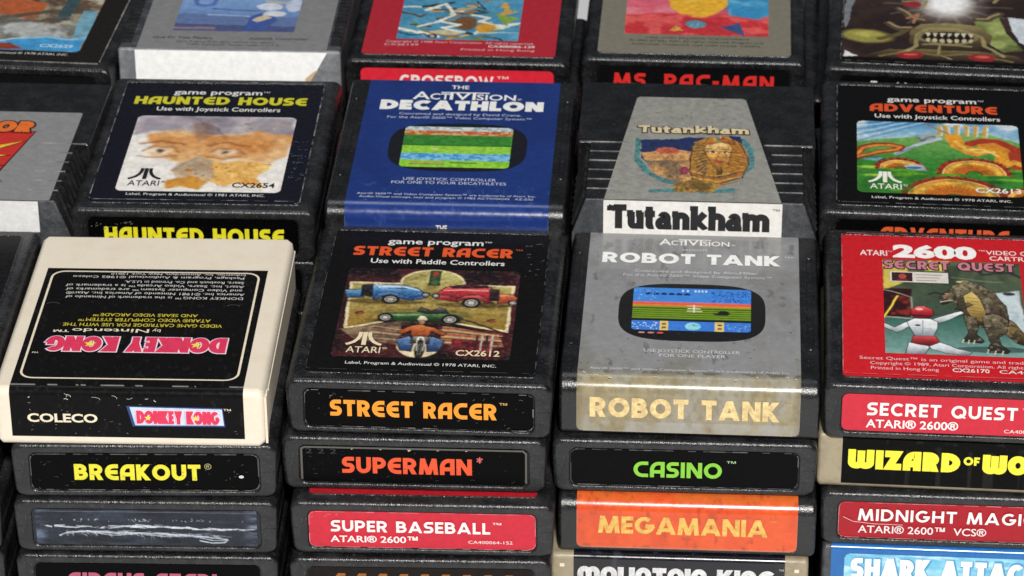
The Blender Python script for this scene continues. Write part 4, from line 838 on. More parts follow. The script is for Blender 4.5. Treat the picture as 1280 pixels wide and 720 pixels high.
# ragged moulded trim at the front of its right flank, and the ledge that runs along it
rg = random.Random(5); fl = Geo()
for k in range(9): fl.box(41.2, 41.9-.05*k, .9+.95*k, 1.85+.95*k+.05, 1.2+rg.uniform(0, .5)+.25*k, 18.2-rg.uniform(0, 1.0)-.2*k)
link_mesh('side_trim', fl.v, fl.f, MAT['cream'], c.root)
fl = Geo(); fl.box(41.2, 41.75, 9, 97, 15.2, 16.2); link_mesh('side_ledge', fl.v, fl.f, MAT['cream'], c.root)

c = recessed(-83.6, -10.9, -18.3, .045, 'black cartridge with yellow lettering on its end label directly beneath the cream one', top=BLK)
worn_edge(c.fi, -34.9, 34.9, -16.2, -3.5, 2, .16, ((96, 94, 88), (70, 68, 64)), 7, .75); stext(c.fi, 'BREAKOUT', 'H', .25, -21.6, 17.2, -12.6, 5.7, (222, 214, 56), .10); ftext(c.fi, '\u00ae', 18.4, 20.6, -8.6, 2.0, (170, 164, 110))
c.fi.poly([(29.6+.8*math.cos(a), -11.2+.55*math.sin(a)) for a in np.linspace(0, 6, 9)], (204, 204, 200)); scuffs(c.fi, 60, -33, 33, -15.6, -4, (84, 82, 78), 1.2, .12, 12); finish(c)
c = recessed(-83.9, -12.8, -37.4, .033, 'black cartridge with no end label, pale torn residue streaked across a shiny bare recess', end=(30, 34, 44), endmat='film', top=BLK)
pic_streaks().build('glue_residue', c.T, 'f', -34.2, 34.2, -3.4, -16.2, -.47, c.end, MAT['film']); finish(c)
c = recessed(-84.2, -14.3, -56.4, .032, 'black cartridge at the bottom of the first stack with tops of pink letters', T=24.6, top=BLK)
stext(c.fi, 'CIRCUS ATARI', 'H', .25, -25.0, 21.4, -12.5, 5.8, (176, 84, 110), .13); finish(c)

# ------------------------------------------------------------------ third front stack
def p_grey(U, Y0, Z):
    Y = Y0+np.minimum(Z, 0)*(Y0 < 6)
    c = np.ones(U.shape+(3,))*np.array((138, 138, 140)); n = cells(U, Y, 7, 21); d = cells(U, Y, 20, 22)
    c = mixc(c, np.clip((n-.52)*3, 0, .35), (112, 110, 106)); c = mixc(c, np.clip((d-.68)*7, 0, .5), (84, 82, 78)); c = mixc(c, np.clip((26-Y)/26, 0, 1)*np.clip((n-.4)*3, 0, .5), (122, 116, 100))
    f = np.clip((5.2-Y)/1.6, 0, 1); c = mixc(c, f, (148, 136, 106)); c = mixc(c, f*np.clip((d-.45)*3, 0, .5), (124, 112, 84)); c = mixc(c, f*np.clip((cells(U, Y, 10, 23)-.42)*4, 0, .85), (146, 142, 130)); c = mixc(c, f*np.clip((cells(U, Y, 44, 25)-.55)*5, 0, .35), (112, 104, 84)); c = mixc(c, f*(Z < -14)*np.clip((cells(U, Y, 12, 26)-.35)*4, 0, .8), (154, 152, 146)); e = np.clip(1-np.minimum(U+34.4, 33.9-U)/2.5, 0, 1); c = mixc(c, f*e*.5, (96, 84, 58))
    return mixc(c, (Y < 6.5)*(Y > 5.0)*np.clip((cells(U, Y, 30, 24)-.5)*5, 0, .7), (92, 84, 66))
c = wrapped(82.2, 7.4, -1.8, -.0035, 'silver grey labelled cartridge with a rounded game screen picture and a yellowed front', 19.6, 80.0, 98.1, 5.2, 'gloss', -34.4, 33.9, 96.4, -17.9, p_grey, 'shiny')
def side_grip(c, us, v0, v1, mat='gloss'):
    for u in us:
        g = Geo(); P = [rr2(u-1.3+e, u+1.3-e, v0+e, v1-e, max(.3, 1.2-e), 4) for e in (0, .2, .5, .7)]
        g.loft([[(x, y, c.T+z) for x, y in R] for R, z in zip(P, (-.1, .28, .28, -.1))], False, False)
        link_mesh('side_ridge', g.v, g.f, MAT[mat], c.root, smooth=True)
side_grip(c, (-37.3, 37.0), 22, 82)
def studio_mark(i, u0, u1, v, h, col):
    ftext(i, 'A', u0, u0+(u1-u0)*.17, v, h, col, .012); ftext(i, 'CT', u0+(u1-u0)*.17, u0+(u1-u0)*.36, v, h*.78, col, .014); ftext(i, 'IVI', u0+(u1-u0)*.36, u0+(u1-u0)*.61, v, h*.98, col, .012); ftext(i, 'SION', u0+(u1-u0)*.62, u1, v, h*.74, col, .014)
    i.ribbon([(u0+(u1-u0)*.27, v+h*.93), (u0+(u1-u0)*.74, v+h*.93)], h*.06, col)
studio_mark(c.ti, -11.6, 11.3, 88.4, 4.2, WHITE); ftext(c.ti, '\u00ae', 11.8, 13.2, 88.6, 1.2, WHITE); ftext(c.ti, 'PRESENTS', -3.9, 4.1, 84.6, 1.2, (206, 206, 206))
stext(c.ti, 'ROBOT TANK', 'G', .24, -29.8, 27.8, 75.5, 6.9, (238, 238, 236), .10); ftext(c.ti, '\u2122', 29.0, 31.9, 80.6, 1.5, (206, 206, 206))
g2 = (204, 204, 204)
ftext(c.ti, 'Conceived and designed by Alan Miller', -18.8, 20.4, 69.3, 1.7, g2); ftext(c.ti, 'For the Atari\u00ae 2600\u2122 Video Computer System\u2122', -22.6, 24.9, 66.5, 1.7, g2)
def bezel(c, cu, cv, hu, hv, n=3.4, col=(22, 22, 24)):
    panel('screen_frame', c.T, 't', 0, 0, 0, 0, 0, .105, .16, col, MAT['paper'], c.top, pts=[(cu+hu*math.copysign(abs(math.cos(t))**(2/n), math.cos(t)), cv+hv*math.copysign(abs(math.sin(t))**(2/n), math.sin(t))) for t in np.linspace(0, 2*math.pi, 61)[:-1]])
bezel(c, -.1, 43.8, 23.2, 18.4)
pic_tank().build('picture', c.T, 't', -18.9, 18.5, 59.2, 31.8, .2, c.top, corner=1.2)
for k in range(3): c.ti.poly([(-15.6+2.9*k+1.1*math.cos(t), 29.9+.6*math.sin(t)) for t in np.linspace(0, 6.0, 9)], [(190, 130, 126), (190, 120, 116), (206, 84, 84)][k])
ftext(c.ti, 'USE JOYSTICK CONTROLLER', -14.4, 15.2, 17.8, 1.8, g2); ftext(c.ti, 'FOR ONE PLAYER', -9.6, 10.8, 15.0, 1.8, g2)
ftext(c.ti, 'Atari\u00ae 2600\u2122 and Video Computer System\u2122 are trademarks of Atari, Inc.', -30.8, 30.7, 6.4, 1.3, g2); 
stext(c.fi, 'ROBOT TANK', 'G', .25, -30.3, 27.6, -12.8, 7.0, (222, 196, 140), .12); ftext(c.fi, '\u2122', 28.8, 31.2, -7.6, 1.3, (180, 160, 120))
scuffs(c.ti, 46, -34, 33, 6, 40, (84, 82, 78), .9, .3, 31); scuffs(c.ti, 14, -33, 33, 1.5, 4.5, (232, 226, 212), 1.4, .4, 32); finish(c, 'rubbed')

c = recessed(81.2, 5.1, -21.5, .0086, 'black cartridge with light green lettering on a clean black end label', top=BLK, end=(10, 10, 11))
worn_edge(c.fi, -34.9, 34.9, -16.2, -3.5, 2, .12, ((104, 104, 106), (66, 66, 68)), 6, .7); stext(c.fi, 'CASINO', 'H', .22, -15.6, 11.6, -13.0, 5.6, (128, 196, 60), .10); ftext(c.fi, '\u2122', 13.0, 15.8, -8.0, 1.4, (170, 200, 150)); finish(c)
def p_orange(U, Y0, Z):
    Y = Y0+np.minimum(Z, 0)*(Y0 < 6)
    c = np.ones(U.shape+(3,))*np.array((214, 84, 38)); n = cells(U, Y, 8, 41); c = mixc(c, np.clip((n-.5)*3, 0, .5), (196, 66, 36)); c = mixc(c, (Z > -1.2)*np.clip((n-.35)*3, 0, .6), (206, 110, 40))
    return mixc(c, np.clip((cells(U, Y, 40, 42)-.64)*6, 0, .5), (150, 60, 34))
c = wrapped(82.4, 1.0, -40.6, .0037, 'black cartridge with a bright orange label and pale yellow lettering', 19.6, 80.0, 98.1, 5.0, 'gloss', -34.1, 34.2, 94, -17.4, p_orange, 'shiny')
stext(c.fi, 'MEGAMANIA', 'G', .23, -27.4, 25.0, -12.0, 6.3, (226, 178, 92), .08); ftext(c.fi, '\u2122', 25.6, 27.6, -7.0, 1.2, (206, 140, 70)); finish(c, 'rubbed')
def p_navy(U, Y, Z): return mixc(np.ones(U.shape+(3,))*np.array((18, 18, 26)), np.clip((cells(U, Y*3, 18, 44)-.62)*6, 0, .5), (70, 76, 92))
c = wrapped(80.4, -.2, -60.2, .0047, 'tan cartridge with tall white letters on black at the bottom of the third stack', 20.8, 80.3, 95.0, 1.8, 'tan', -32.9, 32.8, 92, -18.0, p_navy, 'shiny')
stext(c.fi, 'MOUNTAIN KING', 'U', .235, -31.5, 30.4, -12.0, 7.9, (255, 255, 255), .09); ftext(c.fi, '\u2122', 31.0, 32.4, -4.6, 1.2, WHITE)
for u in (-36.5, 36.5):
    g = Geo(); g.box(u-.7, u+.7, -.05, .3, 20.8-4.6, 20.8-3.4)
    link_mesh('moulding_pip', g.v, g.f, MAT['cream'], c.root); finish(c)

# ------------------------------------------------------------------ fourth front stack
c = recessed(163.8, 6.5, -.7, -.0188, 'black cartridge with a red top label picturing a helmeted figure before a grey beast', top=(196, 26, 36), end=RED_E, endmat='paper')
c.top.data.materials[0] = MAT['paper']
pic_hall().build('picture', c.T, 't', -22.0, 22.0, 81.0, 20.0, ZL+.04, c.top)
i = c.ti; ftext(i, 'ATARI', -29.2, -20.4, 83.3, 3.5, WHITE, .012); ftext(i, '\u2122', -20.2, -18.9, 85.6, 1.0, WHITE); ftext(i, '2600', -18.6, 8.5, 83.0, 8.2, (242, 240, 238), .055); ftext(i, '\u2122', 9.2, 11.2, 88.0, 1.2, WHITE)
ftext(i, 'VIDEO GAME', 11.6, 31.5, 86.3, 2.8, WHITE, .006); ftext(i, 'CARTRIDGE', 12.6, 31.5, 82.4, 2.8, WHITE, .006)
for grow, col in ((.42, (70, 34, 40)), (.0, (196, 126, 140))): stext(i, 'SECRET QUEST', 'H', .2, -21.4, 20.2, 74.6, 5.4, col, .22, grow)
i.poly([(-19.8, 72.4), (-1.2, 72.4), (-1.2, 65.4), (-19.8, 65.4)], (214, 208, 200)); i.poly([(-19.2, 71.8), (-12.6, 71.8), (-12.6, 66.0), (-19.2, 66.0)], (58, 30, 32)); i.poly([(-15.8+1.3*math.cos(t), 69.2+1.7*math.sin(t)) for t in np.linspace(0, 6, 10)], (168, 76, 62)); i.poly([(-18, 66), (-13.6, 66), (-14.4, 67.6), (-17.2, 67.6)], (110, 40, 44))
for k in range(3): i.ribbon([(-11.4, 70.6-1.9*k), (-3.0-k, 70.6-1.9*k)], .28, (170, 150, 150))
pw = (236, 196, 200)
ftext(i, 'Secret Quest\u2122 is an original game and trademark of', -30.0, 30.5, 15.2, 1.8, pw); ftext(i, 'Copyright \u00a9 1989, Atari Corporation. All rights reserved.', -26.8, 30.5, 12.2, 1.8, pw); ftext(i, 'Printed in Hong Kong', -26.6, -6.0, 9.2, 1.8, pw); ftext(i, 'CX26170', -1.8, 9.4, 9.2, 2.2, WHITE, .012); ftext(i, 'CA400220', 12.4, 29.5, 9.2, 2.0, WHITE)
worn_edge(c.ti, -35.1, 35.1, 5.3, 97.1, 1.6, .14, ((206, 110, 114), (150, 100, 100)), 9, .8); i = c.fi; stext(i, 'SECRET QUEST', 'G', .20, -27.4, 18.0, -10.7, 4.5, (242, 234, 232), .15); ftext(i, '\u2122', 19.4, 22, -7.8, 1.4, WHITE); ftext(i, 'ATARI\u00ae 2600\u00ae', -27.6, .4, -14.9, 2.8, (242, 234, 232), .016); ftext(i, 'CA400220-114', 14.3, 29, -15.2, 1.2, (236, 224, 222)); finish(c)
def p_blk2(U, Y, Z): return mixc(np.ones(U.shape+(3,))*np.array((14, 14, 14)), np.clip((cells(U, Z*4, 22, 51)-.66)*6, 0, .4), (60, 58, 54))
c = wrapped(162.1, 9.3, -19.9, -.0246, 'tan cartridge with fat yellow lettering on a black label in the rightmost front stack', 19.6, 80.3, 95.0, 1.8, 'tan', -32.5, 33.0, 92, -17.6, p_blk2, 'blacklab')
ylw = (236, 226, 62); stext(c.fi, 'WIZARD', 'H', .34, -30.6, 3.7, -12.2, 6.9, ylw, .07); stext(c.fi, 'OF', 'G', .26, 4.7, 9.6, -9.4, 3.0, ylw, .08); stext(c.fi, 'WOR', 'H', .34, 10.6, 29.5, -12.2, 6.9, ylw, .07); finish(c)
c = recessed(164.3, 7.0, -39.5, -.0068, 'black cartridge with a dark red end label scratched across its left edge', top=RED_T, end=(160, 20, 34), endmat='paper')
worn_edge(c.fi, -34.9, 34.9, -16.2, -3.5, 2, .10, ((206, 130, 130), (150, 110, 110)), 10, .8); i = c.fi; stext(i, 'MIDNIGHT MAGIC', 'G', .19, -29.0, 25.6, -9.9, 4.3, (240, 232, 230), .15); ftext(i, 'ATARI\u00ae 2600\u2122  VCS\u00ae', -28.8, 10.8, -14.2, 2.6, (236, 222, 222), .008); i.ribbon([(-33.6, -8.6), (-30.5, -10.2), (-24, -10.9), (-15, -11.0)], .10, (226, 180, 180)); finish(c)
def p_shark(U, Y, Z): return mixc(np.ones(U.shape+(3,))*np.array((26, 98, 168)), np.clip((cells(U, Y*3, 9, 55)-.5)*3, 0, .4), (40, 112, 178))
c = wrapped(165.2, 6.4, -58.6, -.0105, 'slate cartridge with blue label and white icy letters, bottom of the right stack', 22.4, 81.0, 98.0, 1.6, 'slate', -37.6, 37.6, 92, -18.6, p_shark, 'shiny')
pic_spray().build('picture', c.T, 'f', -33.4, 35.6, -2.7, -18, .16, c.top, corner=1.4)
c.fi.z = .2
for grow, col, dx in ((.28, (80, 152, 196), .25), (0, (240, 246, 248), 0)): stext(c.fi, 'SHARK ATTACK', 'G', .25, -31+dx, 26.5+dx, -12.0, 7.8, col, .20, grow, .0, .35)
finish(c)

# ------------------------------------------------------------------ middle row
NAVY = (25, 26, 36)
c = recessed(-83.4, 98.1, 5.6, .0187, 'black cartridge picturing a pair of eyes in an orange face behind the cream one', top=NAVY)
classic_text(c, 'HAUNTED HOUSE', (206, 200, 46), (-30.6, 30.0), 'Use with Joystick Controllers', '1981', 'CX2654', (26, 26, 30), cx=(11.2, 25.6))
pic_haunted().build('picture', c.T, 't', -27.6, 27.8, 70.4, 13.2, ZL+.04, c.top, corner=2.2)
worn_edge(c.ti, -35.1, 35.1, 5.3, 97.1, 1.6, .16, ((150, 150, 152), (110, 110, 114), (80, 80, 84)), 1, .85); stext(c.fi, 'HAUNTED HOUSE', 'H', .25, -29.6, 30.2, -12.6, 5.8, (222, 214, 40), .12); scuffs(c.ti, 40, 28.6, 34, 20, 50, (96, 110, 136), 1.6, .25, 61); scuffs(c.ti, 50, -34, 34, 6, 96, (70, 74, 88), 1.2, .1, 62); scuffs(c.fi, 20, -34, -20, -8, -4, (130, 128, 124), 1.2, .2, 63); finish(c)  # bluish marks near the right edge paint in a gloss spot
def p_blue(U, Y0, Z):
    Y = Y0+np.minimum(Z, 0)*(Y0 < 6)
    c = np.ones(U.shape+(3,))*np.array((27, 52, 118)); c = mixc(c, np.clip((cells(U, Y, 6, 71)-.5)*3, 0, .5), (22, 44, 104)); return mixc(c, np.clip((cells(U, Y, 30, 72)-.68)*8, 0, .5)*(Y < 18)*.6, (90, 112, 160))
c = wrapped(0.0, 100.5, 7.6, .0072, 'black cartridge with a royal blue wrap label and a striped green screen picture', 19.6, 80.0, 98.1, 5.0, 'gloss', -33.2, 34.2, 97.0, -17.5, p_blue, 'shiny')
side_grip(c, (-36.8, 37.2), 22, 82)
i = c.ti; ftext(i, 'THE', -4.1, 2.1, 90.5, 2.8, WHITE, .02); studio_mark(i, -17.2, 19.0, 81.8, 6.0, (236, 236, 236)); ftext(i, '\u00ae', 19.6, 21.2, 82.2, 1.2, WHITE); stext(i, 'DECATHLON', 'G', .30, -28.0, 29.0, 73.1, 7.6, (236, 236, 234), .07)
bw = (196, 204, 222)
ftext(i, 'Conceived and designed by David Crane.', -20.8, 21.7, 69.0, 1.7, bw); ftext(i, 'For the Atari\u00ae 2600\u2122 Video Computer System\u2122', -24.7, 25.3, 66.1, 1.7, bw)
bezel(c, 1.3, 44.6, 23.6, 18.2, 3.2, (20, 22, 30)); pic_decathlon().build('picture', c.T, 't', -17.6, 19.5, 60.0, 29.2, .2, c.top, corner=1.5)
ftext(i, 'USE JOYSTICK CONTROLLER', -15.3, 15.8, 19.2, 1.9, bw); ftext(i, 'FOR ONE TO FOUR DECATHLETES', -19.0, 19.3, 16.5, 1.9, bw)
ftext(i, 'Atari\u00ae 2600\u2122 and Video Computer System\u2122 are trademarks of Atari, Inc.', -29.7, 29.6, 8.2, 1.3, bw); ftext(i, 'Audio-Visual concept, text and program \u00a9 1983 ACTIVISION   AZ-030', -28.8, 28.9, 6.0, 1.3, bw)
ftext(c.fi, 'THE', -2.9, .8, -8.6, 2.2, WHITE, .02); scuffs(i, 10, -30, 0, 3, 12, (190, 200, 220), 1.0, .15, 73); finish(c)

def tapered(x, y, ztop, yaw, label, T=22.0, Dp=90.0):
    """cartridge with a narrow front deck, chamfered ribbed flanks and a full-width rear"""
    c = Cart(); c.T = T; c.root = thing(x, y, ztop, T, yaw, label)
    g = Geo(); W2 = 40.3; dk = 35.6; ch = 13.0; v1 = 42.0; e = .5
    sec = lambda yy, k: [(-W2+k, yy, k), (W2-k, yy, k), (W2-k, yy, T-ch), (dk+.3-k, yy, T-.4-k), (dk-.3-k, yy, T-k), (-dk+.3+k, yy, T-k), (-dk-.3+k, yy, T-.4-k), (-W2+k, yy, T-ch)]
    g.loft([sec(0, e), sec(e, 0), sec(v1, 0)], True, True, flip=True)
    g2 = Geo(); full = lambda yy, k: [(xx, yy, zz) for xx, zz in rr2(-W2+k, W2-k, k, T-k, .9, 4)]
    g2.loft([full(Dp, .8), full(Dp-.8, 0), full(v1+.6, 0), full(v1, .5)])
    g.add(g2.v, g2.f)
    for k, f in enumerate(g.f):
        if max(g.v[j][1] for j in f) < e+.1: g.m[k] = 1  # same plastic in front; lighter slate puts the flash brightness into its colour
    shell_part(g, [MAT['gloss'], MAT['slate']], c.root)
    for s in (-1, 1):
        r = Geo()
        for k in range(8):
            v = 5.0+4.6*k; nx, nz = ch*1.0, (W2-dk)*1.0; ln = math.hypot(nx, nz); nx, nz = s*nx/ln, nz/ln
            A, B = (s*(dk+.2), T-.5), (s*(W2-.6), T-ch+.4); P = [B, (B[0]+nx*1.1, B[1]+nz*1.1), (A[0]+nx*1.1, A[1]+nz*1.1), A]
            P = P if s > 0 else P[::-1]
            n = len(P); r.add([(px, v, pz) for px, pz in P]+[(px, v+1.3, pz) for px, pz in P], [tuple(range(n)), tuple(range(2*n-1, n-1, -1))]+[(j, n+j, n+(j+1) % n, (j+1) % n) for j in range(n)])
        for k in range(5): r.box(min(s*35.6, s*25.5), max(s*35.6, s*25.5), 7.4+6.9*k, 7.75+6.9*k, T-.1, T+.22, 1)  # pale second material paints the light these deck ridges catch
        r.box(min(s*39.3, s*23), max(s*39.3, s*23), v1+.1, v1+.4, T-.1, T+.22, 1)
        link_mesh('grip_ribs', r.v, r.f, [MAT['grip'], MAT['worn']], c.root, midx=r.m)
    c.ti = Ink(T, 't', ZL+.06); c.fi = Ink(T, 'f', ZL+.02)
    return c
c = tapered(82, 103.4, 10.8, 0, 'black ribbed cartridge with a tapering grey label and heavy black lettering on white')
c.top = panel('top_label', c.T, 't', 0, 0, 0, 0, 0, .02, ZL, (146, 145, 139), MAT['mottled'], c.root, pts=[(-29.6, .3), (28.4, .3), (16.8, 77), (15.8, 78), (-20.0, 78), (-21.0, 77)])
pic_pharaoh().build('picture', c.T, 't', -20.6, 19.6, 56.0, 4.5, ZL+.04, c.top)
c.end = panel('end_label', c.T, 'f', -29.8, 28.8, -.3, -16, .3, .02, ZL, (226, 224, 220), MAT['paper'], c.root)
for grow, col in ((.45, (58, 44, 36)), (.05, (214, 198, 160))): stext(c.ti, '\u03c4utankham', 'L', .22, -19.4, 17.8, 49.6, 5.4, col, .08, grow, 0, .3)
stext(c.fi, '\u03c4utankham', 'L', .27, -27.4, 24.8, -10.6, 9.0, (26, 26, 30), .02); ftext(c.fi, '\u2122', 25.6, 28.0, -3.4, 1.3, (70, 70, 72)); scuffs(c.ti, 20, -20, 16, 56, 77, (112, 110, 100), 3, .2, 81); finish(c)
c = tapered(-163.5, 92.2, 10.8, .006, 'black ribbed cartridge with a grey label bearing a red panel and yellow burst, far left')
c.top = panel('top_label', c.T, 't', -30, 34.0, .3, 66, 1.0, .02, ZL, (134, 134, 136), MAT['paper'], c.root)
c.end = panel('end_label', c.T, 'f', -30, 30.2, -.3, -11.6, .3, .02, ZL, (226, 226, 226), MAT['paper'], c.root)
c.ti.poly([(-22, 50.2), (20.6, 51.0), (11.0, 7.6), (-28, 7.0)], (70, 22, 20)); c.ti.poly([(-21.4, 49.6), (20.0, 50.4), (10.4, 8.2), (-27.4, 7.6)], (196, 46, 38))
cu, cv = -4.0, 30.0; q = lambda r, t: (cu+r*math.cos(t), cv+r*math.sin(t))
for ext, col in ((1.2, (70, 30, 24)), (0, (226, 186, 62))):
    for k in range(15):
        a = .12+k*.419; r1 = (25 if k % 2 else 18)+ext*1.6; c.ti.poly([q(8, a-.30-.04*ext), q(r1, a), q(8, a+.30+.04*ext)], col)
    c.ti.poly([q(10.5+ext*.5, t) for t in np.linspace(0, 6.1, 18)], col)
for grow, col in ((.7, (60, 30, 24)), (.0, (222, 110, 44))): stext(c.ti, 'OR', 'G', .3, 5.6, 18.4, 49.6, 8.4, col, .10, grow, .15)
finish(c)
c = recessed(164, 112.5, 3.3, -.0253, 'black cartridge picturing orange serpents on green grass', top=(17, 17, 18), end=(8, 8, 9))
classic_text(c, 'ADVENTURE', (220, 82, 40), (-23.6, 20.6), 'Use with Joystick Controllers', '1978', 'CX2613', (236, 234, 228), dz=-3.0, cx=(11.2, 26.3))
worn_edge(c.ti, -35.1, 35.1, 5.3, 97.1, 1.6, .16, ((120, 120, 120), (92, 92, 92), (70, 70, 70)), 2, .8)
pic_dragons().build('picture', c.T, 't', -28.2, 27.3, 68.6, 14.2, ZL+.04, c.top, corner=2.2)
stext(c.fi, 'ADVENTURE', 'H', .25, -20.4, 22.0, -11.0, 5.6, (214, 88, 44), .12); finish(c)

# ------------------------------------------------------------------ back row
c = recessed(-5.2, 220, 4.8, .0014, 'black cartridge with a red top label and a blue square picture at the back', top=(172, 36, 50), end=(216, 40, 58), endmat='paper')
c.top.data.materials[0] = MAT['paper']; pic_arrows().build('picture', c.T, 't', -23.6, 21.0, 58, 18.4, ZL+.04, c.top)
i = c.ti; pw = (232, 190, 194); ftext(i, 'Copyright \u00a9 1988 Atari Corporation. All rights reserved.', -27.0, 27.0, 15.4, 1.6, pw); ftext(i, 'CX26139', -27.4, -15, 12.6, 1.7, pw); ftext(i, 'CA400086-139', 10.5, 27.4, 12.4, 1.9, WHITE, .012); ftext(i, 'Printed in Hong Kong', .8, 27.5, 9.4, 1.6, pw)
stext(c.fi, 'CROSSBOW', 'G', .22, -20.8, 13.2, -10.2, 4.4, (238, 226, 226), .12); ftext(c.fi, '\u2122', 14.4, 18.6, -7.4, 1.6, WHITE); finish(c)
c = recessed(86.0, 242, -17.1, -.0068, 'plain black cartridge under the one with the bright colourful picture', top=BLK); finish(c)
c = recessed(-1.4, 202, -14.4, .0, 'plain black cartridge partly hidden under the red labelled one at the back', top=BLK); finish(c)
c = recessed(80, 231.7, 1.9, -.0068, 'black cartridge with a brownish grey label, bright colourful picture and red end lettering', top=(124, 120, 106), end=(16, 15, 16))
c.top.data.materials[0] = MAT['paper']; pic_bright().build('picture', c.T, 't', -26.0, 27.0, 65, 21.8, ZL+.04, c.top)
i = c.ti; dk = (50, 48, 44)
for k, (t, a, b) in enumerate((('Use with Joystick Controllers', -18, 20), ('\u00a9 1982 ATARI, INC. All rights reserved. Program and', -24, 25), ('Audiovisual. Trademark used under license. CX2675', -23, 24))): ftext(i, t, a, b, 18.2-3.0*k, 1.6, dk)
stext(c.fi, 'MS. PAC-MAN', 'H', .25, -29.2, 29.4, -11.4, 5.6, (214, 44, 42), .14)
tn = panel('torn_tape', c.T, 'f', 8, 30, -9.6, -16.0, .2, -.40, -.32, (74, 72, 68), MAT['film'], c.end, pts=[(-30, -10.4), (-22, -9.7), (-8, -10.3), (4, -9.6), (12, -10.6), (20, -9.8), (31, -10.4), (31, -16), (-30, -16)]); finish(c)
c = recessed(167.8, 226.5, 1.9, -.050, 'black cartridge with a picture of a white glow above a toothed maw, back right', top=(18, 17, 18), end=(10, 10, 11))
pic_glow().build('picture', c.T, 't', -34.8, 33.6, 72, 9.8, ZL+.04, c.top)
worn_edge(c.ti, -35.1, 35.1, 5.3, 97.1, 1.6, .14, ((130, 128, 122), (80, 78, 74)), 5, .7)
for x, w, h in ((-22.6, 3.0, 1.1), (-14.0, 1.0, .9), (-11.2, 1.0, .9), (-6.0, 1.2, .8), (-.4, 1.6, .4), (5.6, 1.8, .4)): c.fi.poly([(x-w/2, -6.0), (x+w/2, -6.0), (x+w/2*.7, -6.0+h), (x-w/2*.7, -6.0+h)], (226, 224, 220))
finish(c)
c = recessed(-169.3, 205.9, 5.6, -.035, 'black cartridge with a worn edge and a painted sea picture in the far back corner', top=(34, 31, 30), end=(20, 20, 21))
pic_sea().build('picture', c.T, 't', -28, 26.4, 66, 13.8, ZL+.04, c.top, corner=2.0); ftext(c.ti, 'CX2629', 11.0, 23.1, 17.2, 2.6, (206, 222, 232), .012); ftext(c.ti, 'Label, Program & Audiovisual \u00a9 1978 ATARI, INC.', -22, 23, 10.6, 1.5, WHITE)
wf = Geo(); wf.box(-34, 35.2, 4.3, 4.7, 19.18, 19.32); wf.box(35.4, 35.8, 6, 97, 19.18, 19.32); link_mesh('worn_rim', wf.v, wf.f, MAT['worn'], c.root); finish(c)
# silver-fronted cartridge
T = 22.0; c = Cart(); c.T = T; c.root = thing(-87, 215, 9.7, T, .01, 'dark cartridge with silver front, blank white end label and blue picture at the back')
g = wrapped_shell(T, 81, 98, 1.0, ev=1.0); mi = []
for f in g.f:
    P = np.array([g.v[k] for k in f]); mi.append(1 if P[:, 1].max() < 1.3 else 0)
shell_part(g, [MAT['slate'], MAT['silver']], c.root, midx=mi)
for s in (-1, 1):
    r = Geo()
    for k in range(13): r.box(min(s*36.2, s*40.3), max(s*36.2, s*40.3), 5+3.3*k, 6.6+3.3*k, T-.2, T+.7)
    link_mesh('grip_ribs', r.v, r.f, MAT['grip'], c.root)
c.top = panel('top_label', T, 't', -33.6, 35.2, .6, 92, .4, .02, ZL, (128, 128, 130), MAT['paper'], c.root)
c.end = panel('end_label', T, 'f', 0, 0, 0, 0, 0, .02, ZL, (255, 255, 255), MAT['matt'], c.root, pts=[(-34.2, -.4), (35.4, -.4), (31.5, -7.5), (27.5, -14), (27, -18), (-34.2, -18)])
c.ti = Ink(T, 't', ZL+.06); c.fi = Ink(T, 'f', ZL+.02)
pic_blue().build('picture', T, 't', -22.6, 21.8, 50, 16.0, ZL+.04, c.top)
i = c.ti; ftext(i, 'One Or Two Players', -28.9, -7.3, 9.0, 1.9, (44, 44, 48), .008); ftext(i, 'Joystick Controller', 6.1, 27.5, 9.2, 1.9, (44, 44, 48), .008); ftext(i, 'Game Program \u00a9 All rights reserved. For use with', -20, 16, 6.0, 1.4, (70, 70, 74)); ftext(i, 'Video Computer System made in U.S.A.', -16, 18, 3.6, 1.4, (70, 70, 74))
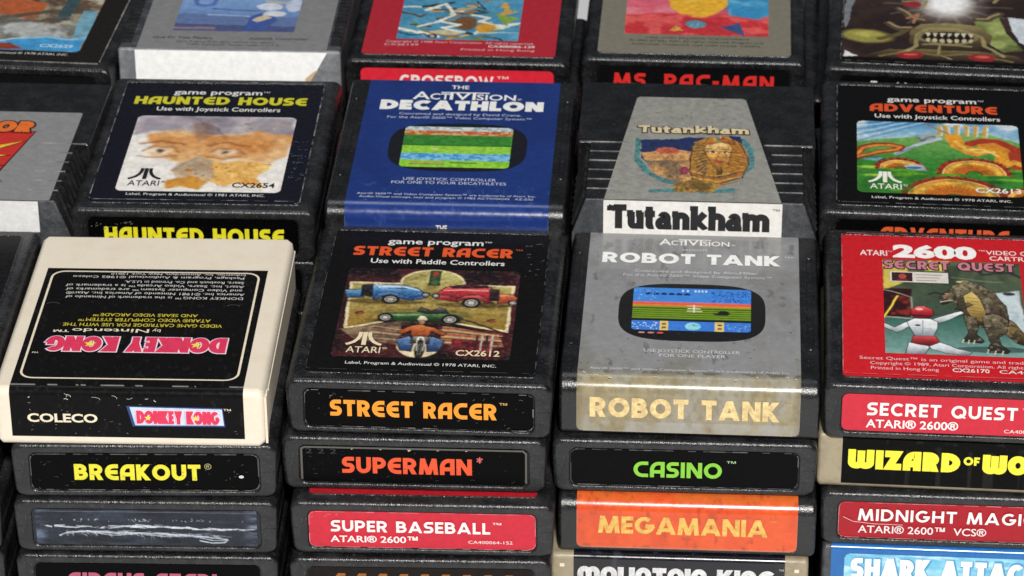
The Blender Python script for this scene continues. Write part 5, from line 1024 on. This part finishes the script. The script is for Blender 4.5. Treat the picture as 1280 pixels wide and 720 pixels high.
c.fi.poly([(29.2, -9.0), (30.8, -7.6), (32.0, -7.2), (30.6, -9.2), (29.0, -12.0), (27.6, -12.6), (27.2, -10.8)], (206, 178, 140)); finish(c)

# ------------------------------------------------------------------ far-left front stack
c = recessed(-170, -14, 1.7, .03, 'black cartridge lying flat at the left edge beside the cream one', top=(24, 24, 26)); finish(c)
for k, (dx, dy) in enumerate(((-4.5, 1.0), (-3.2, -1.5))):
    c = recessed(-166+dx, -14+dy, -18.3-19.3*k, .03, ['black cartridge showing only its front corner at the left edge, upper of two', 'black cartridge showing only its front corner at the left edge, lower of two'][k], top=BLK); finish(c)
c = recessed(-169.6, -14.6, -56.6, .03, 'black cartridge in the bottom left corner, mostly outside the frame', T=24.4, top=BLK); finish(c)

# ------------------------------------------------------------------ plain cartridges that carry the middle and back rows
base = recessed(-83, 99, -13.4, .02, 'plain black cartridge under the one picturing a pair of eyes', top=None); finish(base)
def copy_tree(o, parent=None):
    n = o.copy(); COL.objects.link(n)
    if parent: n.parent = parent
    for ch in [x for x in bpy.data.objects if x.parent == o]: copy_tree(ch, n)
    return n
def carry(x, y, top, n, yaw=0.0):
    """n plain cartridges filling the space from the table up to height top"""
    h = (top-TABLE_Z)/n
    for k in range(n):
        r = copy_tree(base.root); r.location = (x*MM, (y+random.uniform(-.8, .8))*MM, (TABLE_Z+h*k)*MM); r.rotation_euler = (0, 0, yaw); r.scale = (1, 1, h/19.0)
        r['label'] = 'plain black cartridge buried low in a stack behind the front row'; r['group'] = 'plain cartridges buried in the rear stacks'
carry(-83, 99, -32.6, 2); carry(1, 101, -12.1, 3); carry(84.5, 104, -11.3, 3); carry(160.5, 112.8, -15.8, 3, -.025); carry(-164, 93, -11.3, 3)
carry(-3, 204, -33.5, 2); carry(82, 232, -36.1, 2); carry(163, 240, -17.2, 3, -.05); carry(-169, 206, -13.5, 3, -.035); carry(-87, 216, -12.4, 3)
# carried front stacks
for x, y, z, yaw in ((0.5, -10, -81.0, .03), (-84, -14, -81.0, .03), (80.5, 0, -81.0, .0), (165, 6.5, -81.0, -.01), (-169.6, -14.6, -81.0, .03)): carry(x, y, z, 2, yaw)
